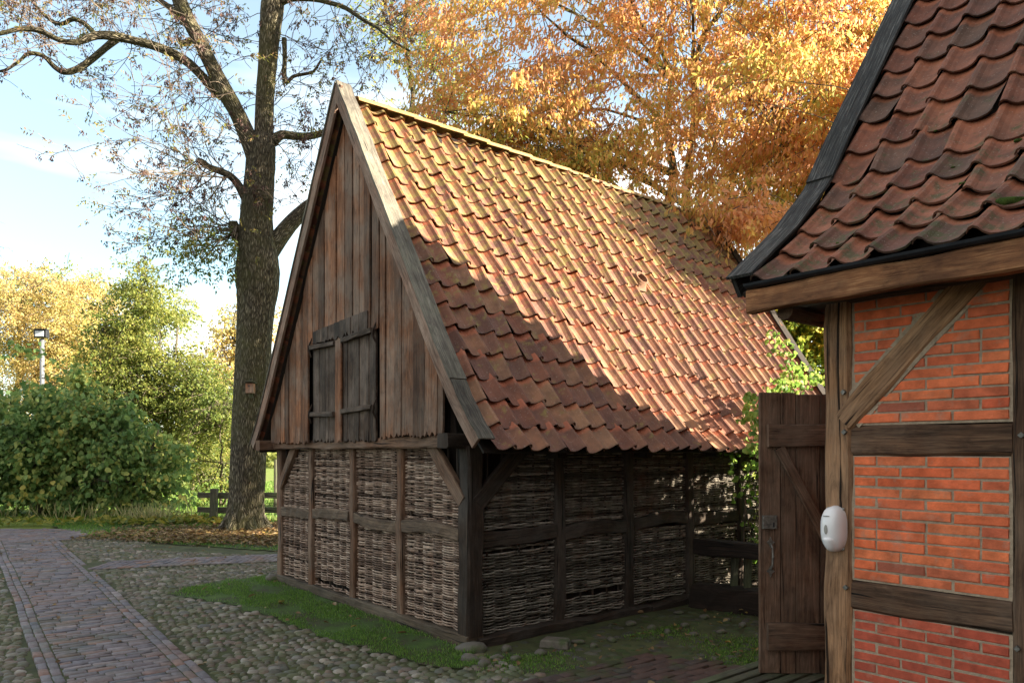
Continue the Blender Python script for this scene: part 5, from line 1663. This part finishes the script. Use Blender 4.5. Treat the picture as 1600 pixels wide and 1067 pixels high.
for k in range(len(mb.uv)):
    mb.uv[k] = [(q[0] * .4, q[1]) for q in mb.uv[k]]
# root flare
for a in (0.2, 1.3, 2.5, 3.5, 4.4, 5.4):
    d = Vector((math.cos(a), math.sin(a), 0)); b = pts[0]
    mb.tube([b + d * .25 + Vector((0, 0, .55)), b + d * .42 + Vector((0, 0, .22)), b + d * .62 + Vector((0, 0, .05)), b + d * .8 + Vector((0, 0, -.06))], [.10, .10, .07, .03], 8, jit=.006)
mb.build('trunk', M['bark_ash'], ash, smooth=True)
limbs = {
 'right_stem': ([(410, 250, 15.8), (412, 225, 15.4), (413, 190, 14.5), (414, 150, 14.1), (418, 100, 14.1), (422, 50, 15.8), (426, 10, 17.6), (430, -30, 14.1), (436, -110, 11.4), (430, -200, 7.9)], 0),
 'left_limb': ([(404, 262, 15.0), (396, 235, 15.0), (383, 205, 13.2), (368, 172, 12.3), (352, 145, 13.2), (338, 118, 11.9), (322, 85, 11.0), (304, 50, 10.6), (286, 15, 11.4), (272, -25, 10.6), (255, -90, 7.9), (240, -170, 5.3)], -.6),
 'arch': ([(348, 150, 9), (335, 140, 8.5), (318, 122, 7), (296, 100, 7), (270, 84, 7), (240, 72, 6.5), (205, 63, 6), (178, 57, 7), (150, 56, 6), (122, 66, 4.5), (95, 64, 4), (60, 48, 4), (30, 46, 3.5), (-5, 54, 3), (-60, 60, 2.5)], -1.6),
 'arch2': ([(184, 60, 6), (165, 75, 5), (145, 92, 5), (122, 108, 5), (100, 113, 4.5), (84, 104, 4), (68, 88, 3.5), (45, 84, 3), (30, 96, 2.2), (8, 110, 2), (-20, 114, 1.5)], -1.0),
 'arch3': ([(150, 56, 4), (135, 40, 3.5), (115, 30, 3.5), (95, 38, 3), (70, 25, 2.5), (40, -10, 2)], .6),
 'low_right': ([(412, 405, 17), (432, 378, 14), (452, 352, 12), (474, 330, 11), (500, 310, 9), (540, 285, 7), (600, 262, 5), (650, 255, 4)], 1.5),
 'mid_right': ([(425, 222, 9), (440, 211, 7), (460, 213, 6), (482, 213, 5.5), (505, 208, 5), (540, 196, 4), (580, 175, 3)], .8),
 'stub_left': ([(384, 312, 7), (374, 292, 7), (362, 277, 6), (345, 268, 5.5), (328, 262, 5), (316, 254, 5.5), (310, 250, 4)], -.5),
 'top_right': ([(430, 8, 7), (455, -2, 5), (490, -1, 4), (515, 5, 3.5), (540, 13, 3.5), (565, 30, 3), (590, 44, 2.5), (610, 62, 2), (640, 80, 1.5)], -.7),
 'hook': ([(444, 60, 4), (445, 90, 3.5), (444, 118, 4), (448, 130, 3), (458, 120, 2.6), (476, 116, 2.4), (490, 112, 2), (503, 92, 1.5)], .3),
 'knot_left': ([(388, 385, 12), (375, 372, 11), (366, 355, 9), (364, 345, 6)], -.1),
 'short_snag': ([(302, 62, 5), (288, 68, 5), (281, 66, 4), (280, 60, 3)], -.2),
 'upper_left': ([(300, 45, 6), (275, 20, 5), (240, -5, 4), (200, -30, 3), (150, -60, 2)], .8),
}
starts = []
for k, (nm, (lst, dy)) in enumerate(limbs.items()):
    mb = MB(810 + k)
    pts, rad = resample(px2(lst, AY, dy), 3)
    mb.tube(pts, rad, 12 if max(rad) > .12 else 8, jit=min(rad) * .05)
    mb.build('limb', M['bark_ash'], ash, smooth=True)
    starts.append((nm, pts, rad))
# twigs
rg = np.random.default_rng(820); rr = random.Random(820)
mb = MB(821)
leafP = []; keyP = []; seg_ct = 0
fri = FR.inverted()
def walk(p, d, L, r, lev, drop=.0):
    n = max(3, int(L / .16)); pts = [p.copy()]; rad = [r]
    d = d.normalized()
    for k in range(n):
        d = (d + Vector((rr.uniform(-1, 1), rr.uniform(-1, 1), rr.uniform(-1, 1) + drop)) * .34).normalized()
        p = p + d * (L / n); pts.append(p.copy()); rad.append(max(.006, r * (1 - .75 * (k + 1) / n)))
        if lev > 0 and rr.random() < .5:
            sd_ = Vector((rr.uniform(-1, 1), rr.uniform(-1, 1), rr.uniform(-.5, 1)))
            walk(p, (d * .8 + sd_ * .8), L * rr.uniform(.3, .6), max(.004, rad[-1] * .7), lev - 1, drop)
    mb.tube(pts, rad, 4 if r > .012 else 3, caps=False)
    q = rr.random()
    if q < .36: leafP.append((p, d.copy()))
    if q > .60: keyP.append((p, d.copy()))
    for qq in pts[2::3]:
        q = rr.random()
        if q < .05: leafP.append((qq, d.copy()))
        elif q < .13: keyP.append((qq, d.copy()))
def spawn(nm, cnt, Lm, dirf, lo=.2, hi=1., r=.014, lev=2):
    for s in starts:
        if s[0] == nm:
            for _ in range(cnt):
                i = int(len(s[1]) * rr.uniform(lo, hi)); i = min(i, len(s[1]) - 1)
                walk(s[1][i], Vector(dirf()) + Vector((rr.uniform(-.4, .4), rr.uniform(-.7, .7), rr.uniform(-.3, .3))), rr.uniform(.5, 1) * Lm, r, lev)
U = rr.uniform
spawn('arch', 22, 2.0, lambda: (U(-1, .3), U(-.6, .6), U(-.3, 1)), .15, 1, .012)
spawn('arch2', 10, 1.5, lambda: (U(-1, .3), U(-.6, .6), U(-.4, .6)), .2, 1, .01)
spawn('arch3', 12, 1.6, lambda: (U(-1, .3), U(-.6, .6), U(-.1, 1)), .1, 1, .01)
spawn('left_limb', 15, 2.3, lambda: (U(-1, -.1), U(-.6, .6), U(-.5, .7)), .1, .95, .014)
spawn('left_limb', 7, 1.7, lambda: (U(.2, 1), U(-.6, .6), U(-.3, .7)), .3, .95, .012)
spawn('stub_left', 13, 2.6, lambda: (U(-1, -.3), U(-.6, .6), U(-.6, .7)), .3, 1, .016)
spawn('knot_left', 9, 2.5, lambda: (U(-1, -.4), U(-.5, .5), U(-.4, .35)), .4, 1, .014)
spawn('right_stem', 16, 2.0, lambda: (U(-.2, 1), U(-.6, .6), U(-.3, .7)), .1, .9, .013)
spawn('right_stem', 5, 1.6, lambda: (U(-1, -.3), U(-.6, .6), U(-.3, .7)), .3, .9, .012)
spawn('mid_right', 9, 1.5, lambda: (U(-.2, 1), U(-.6, .6), U(-.9, .7)), .3, 1, .01)
spawn('low_right', 7, 1.5, lambda: (U(-.4, 1), U(-.6, .6), U(-.5, .6)), .3, 1, .01)
spawn('top_right', 12, 1.7, lambda: (U(-.3, 1), U(-.6, .6), U(-1, .5)), .2, 1, .01)
spawn('hook', 7, 1.2, lambda: (U(-.3, 1), U(-.6, .6), U(-.5, .6)), .3, 1, .009)
spawn('upper_left', 10, 1.8, lambda: (U(-1, .3), U(-.6, .6), U(-1, .5)), .1, 1, .012)
mb.build('twigs', M['twig'], ash)
# extra low leafy spray left of the trunk
for _ in range(60):
    p = P(rr.gauss(312, 34), rr.gauss(372, 26), AY - .4 + rr.uniform(-.8, .8)); leafP.append((p, Vector((rr.uniform(-1, .2), rr.uniform(-.5, .5), -.1))))
def pinn(lst, k, L, ratio, mat, name, step, hang):
    n = len(lst)
    Pn = np.array([tuple(a[0]) for a in lst]); Dn = nrm(np.array([tuple(a[1]) for a in lst]) + rg.normal(0, .3, (n, 3)) + np.array([0, 0, -hang]))
    Sd = nrm(np.cross(Dn, rg.normal(0, 1, (n, 3))))
    out = []; DD = []
    for j in range(k):
        sgn = 1 if j % 2 else -1
        out.append(Pn + Dn * (step * (j // 2 + 1)) + rg.normal(0, step * .3, (n, 3)))
        DD.append(Sd * sgn * .9 + Dn * .6 + np.array([0, 0, -.25]) + rg.normal(0, .2, (n, 3)))
    Pt = np.concatenate(out); D = np.concatenate(DD); m = len(Pt)
    Ls = rg.uniform(L * .7, L * 1.2, m)
    V, Fq = leaf_arrays(Pt, D, rg.normal(0, 1, (m, 3)), Ls, Ls * ratio)
    np_mesh(name, V, Fq, mat, ash)
pinn(leafP, 9, .085, .36, M['leaf_ash'], 'leaves', .05, .3)
gl = [(P(min(rr.gauss(318, 36), 366), rr.gauss(384, 24) , AY - .3 + rr.uniform(-.7, .7)), Vector((rr.uniform(-1, .2), rr.uniform(-.5, .5), -.2))) for _ in range(120)]
pinn(gl, 10, .105, .38, M['leaf_green_ash'], 'leaves', .06, .3)
mb = MB(823)
for k in range(14):
    q = gl[k * 8][0]; a = P(372, 362, AY - .1)
    mb.tube([a, a.lerp(q, .4) + Vector((0, 0, .15)), q], [.02, .012, .006], 4, caps=False)
mb.build('twigs', M['twig'], ash)
n = len(keyP)
Pn = np.repeat(np.array([tuple(a[0]) for a in keyP]), 12, 0); m = len(Pn)
Pn = Pn + rg.normal(0, .028, (m, 3)) + np.array([0, 0, -.02])
V, Fq = leaf_arrays(Pn, rg.normal(0, .45, (m, 3)) + np.array([0, 0, -1.]), rg.normal(0, 1, (m, 3)), rg.uniform(.05, .085, m), np.full(m, .026))
np_mesh('seed_clusters', V, Fq, M['keys'], ash)

# bird box on the trunk
bp = P(391, 606, AY - .47)
bb = thing('bird_box', 'small pale wooden bird box fixed to the ash trunk', 'bird box', (bp.x, AY - .42, bp.z - .11))
mb = MB(); mb.box((bp.x - .07, AY - .55, bp.z - .11), (bp.x + .08, AY - .40, bp.z + .09)); bx = mb.build('box', M['wood_gable'], bb, bevel=.004)
mb = MB(); mb.sweep([(bp.x - .09, AY - .49, bp.z + .105), (bp.x + .10, AY - .49, bp.z + .105)], [(-.11, -.01), (.10, .015), (.10, .035), (-.11, .01)]); mb.build('lid', M['fence_wood'], bb)
mb = MB(); mb.tube([(bp.x, AY - .553, bp.z + .03), (bp.x, AY - .54, bp.z + .03)], .018, 12); mb.build('entrance_hole', M['black_metal'], bb)
mb = MB(); mb.box((bp.x - .03, AY - .44, bp.z - .2), (bp.x + .03, AY - .40, bp.z + .2)); mb.build('backing_strip', M['fence_wood'], bb)

# ------------------------------------------------------------------ vine on the far part of the wall
rg = np.random.default_rng(900); rr = random.Random(900)
vine = thing('climbing_vine', 'bright green climbing vine with rounded leaves on the far end of the barn wall', 'vine', tuple(W(4.6, -.35, GZ)))
cl = []
for k in range(230):
    s = rr.uniform(3.45, 5.8); z = rr.uniform(.25, 1.75)
    if s < 4.0 and rr.random() < .55 and z < 1.4: continue
    if z < .7 and rr.random() < .6: continue
    cl.append(tuple(W(s, -rr.uniform(.12, .75), z)))
for k in range(20):
    px = rr.uniform(1195, 1285); py = 612 - rr.random() * 30 * (1 if px > 1215 else .4) - (20 if px > 1240 else 0) * rr.random()
    cl.append(tuple(P(px, py, rr.uniform(7.8, 8.9))))
for k in range(16):
    cl.append(tuple(P(rr.uniform(1165, 1192), rr.uniform(620, 700), rr.uniform(6.9, 7.7))))
for u in np.linspace(0, 1, 9):
    cl.append(tuple(P(1212 + 36 * u, 520 + 80 * u, 8.7)))
Pc = np.array(cl)
(V, Fq), dirn = sprays(rg, Pc, rg.normal(0, 1, (len(Pc), 3)), 11, .17, .062, .95, .5, 'hex', .35)
np_mesh('leaves', V, Fq, M['leaf_vine'], vine)
mb = MB(901)
for k in range(16):
    s = 3.7 + k * .14; p = [W(s + rr.uniform(-.1, .1), -.3, GZ), W(s + .1, -.25, .6), W(s + rr.uniform(-.2, .2), -.3, 1.2), W(s + rr.uniform(-.2, .3), -.5, 1.8)]
    mb.tube(p, [.01, .008, .006, .004], 5)
a = P(1212, 520, 8.7); b = P(1250, 604, 8.7); mb.tube([a, a.lerp(b, .5) + Vector((0, 0, .03)), b, W(4.6, -.6, .4)], [.003, .006, .008, .008], 5)
mb.build('stems', M['twig'], vine)
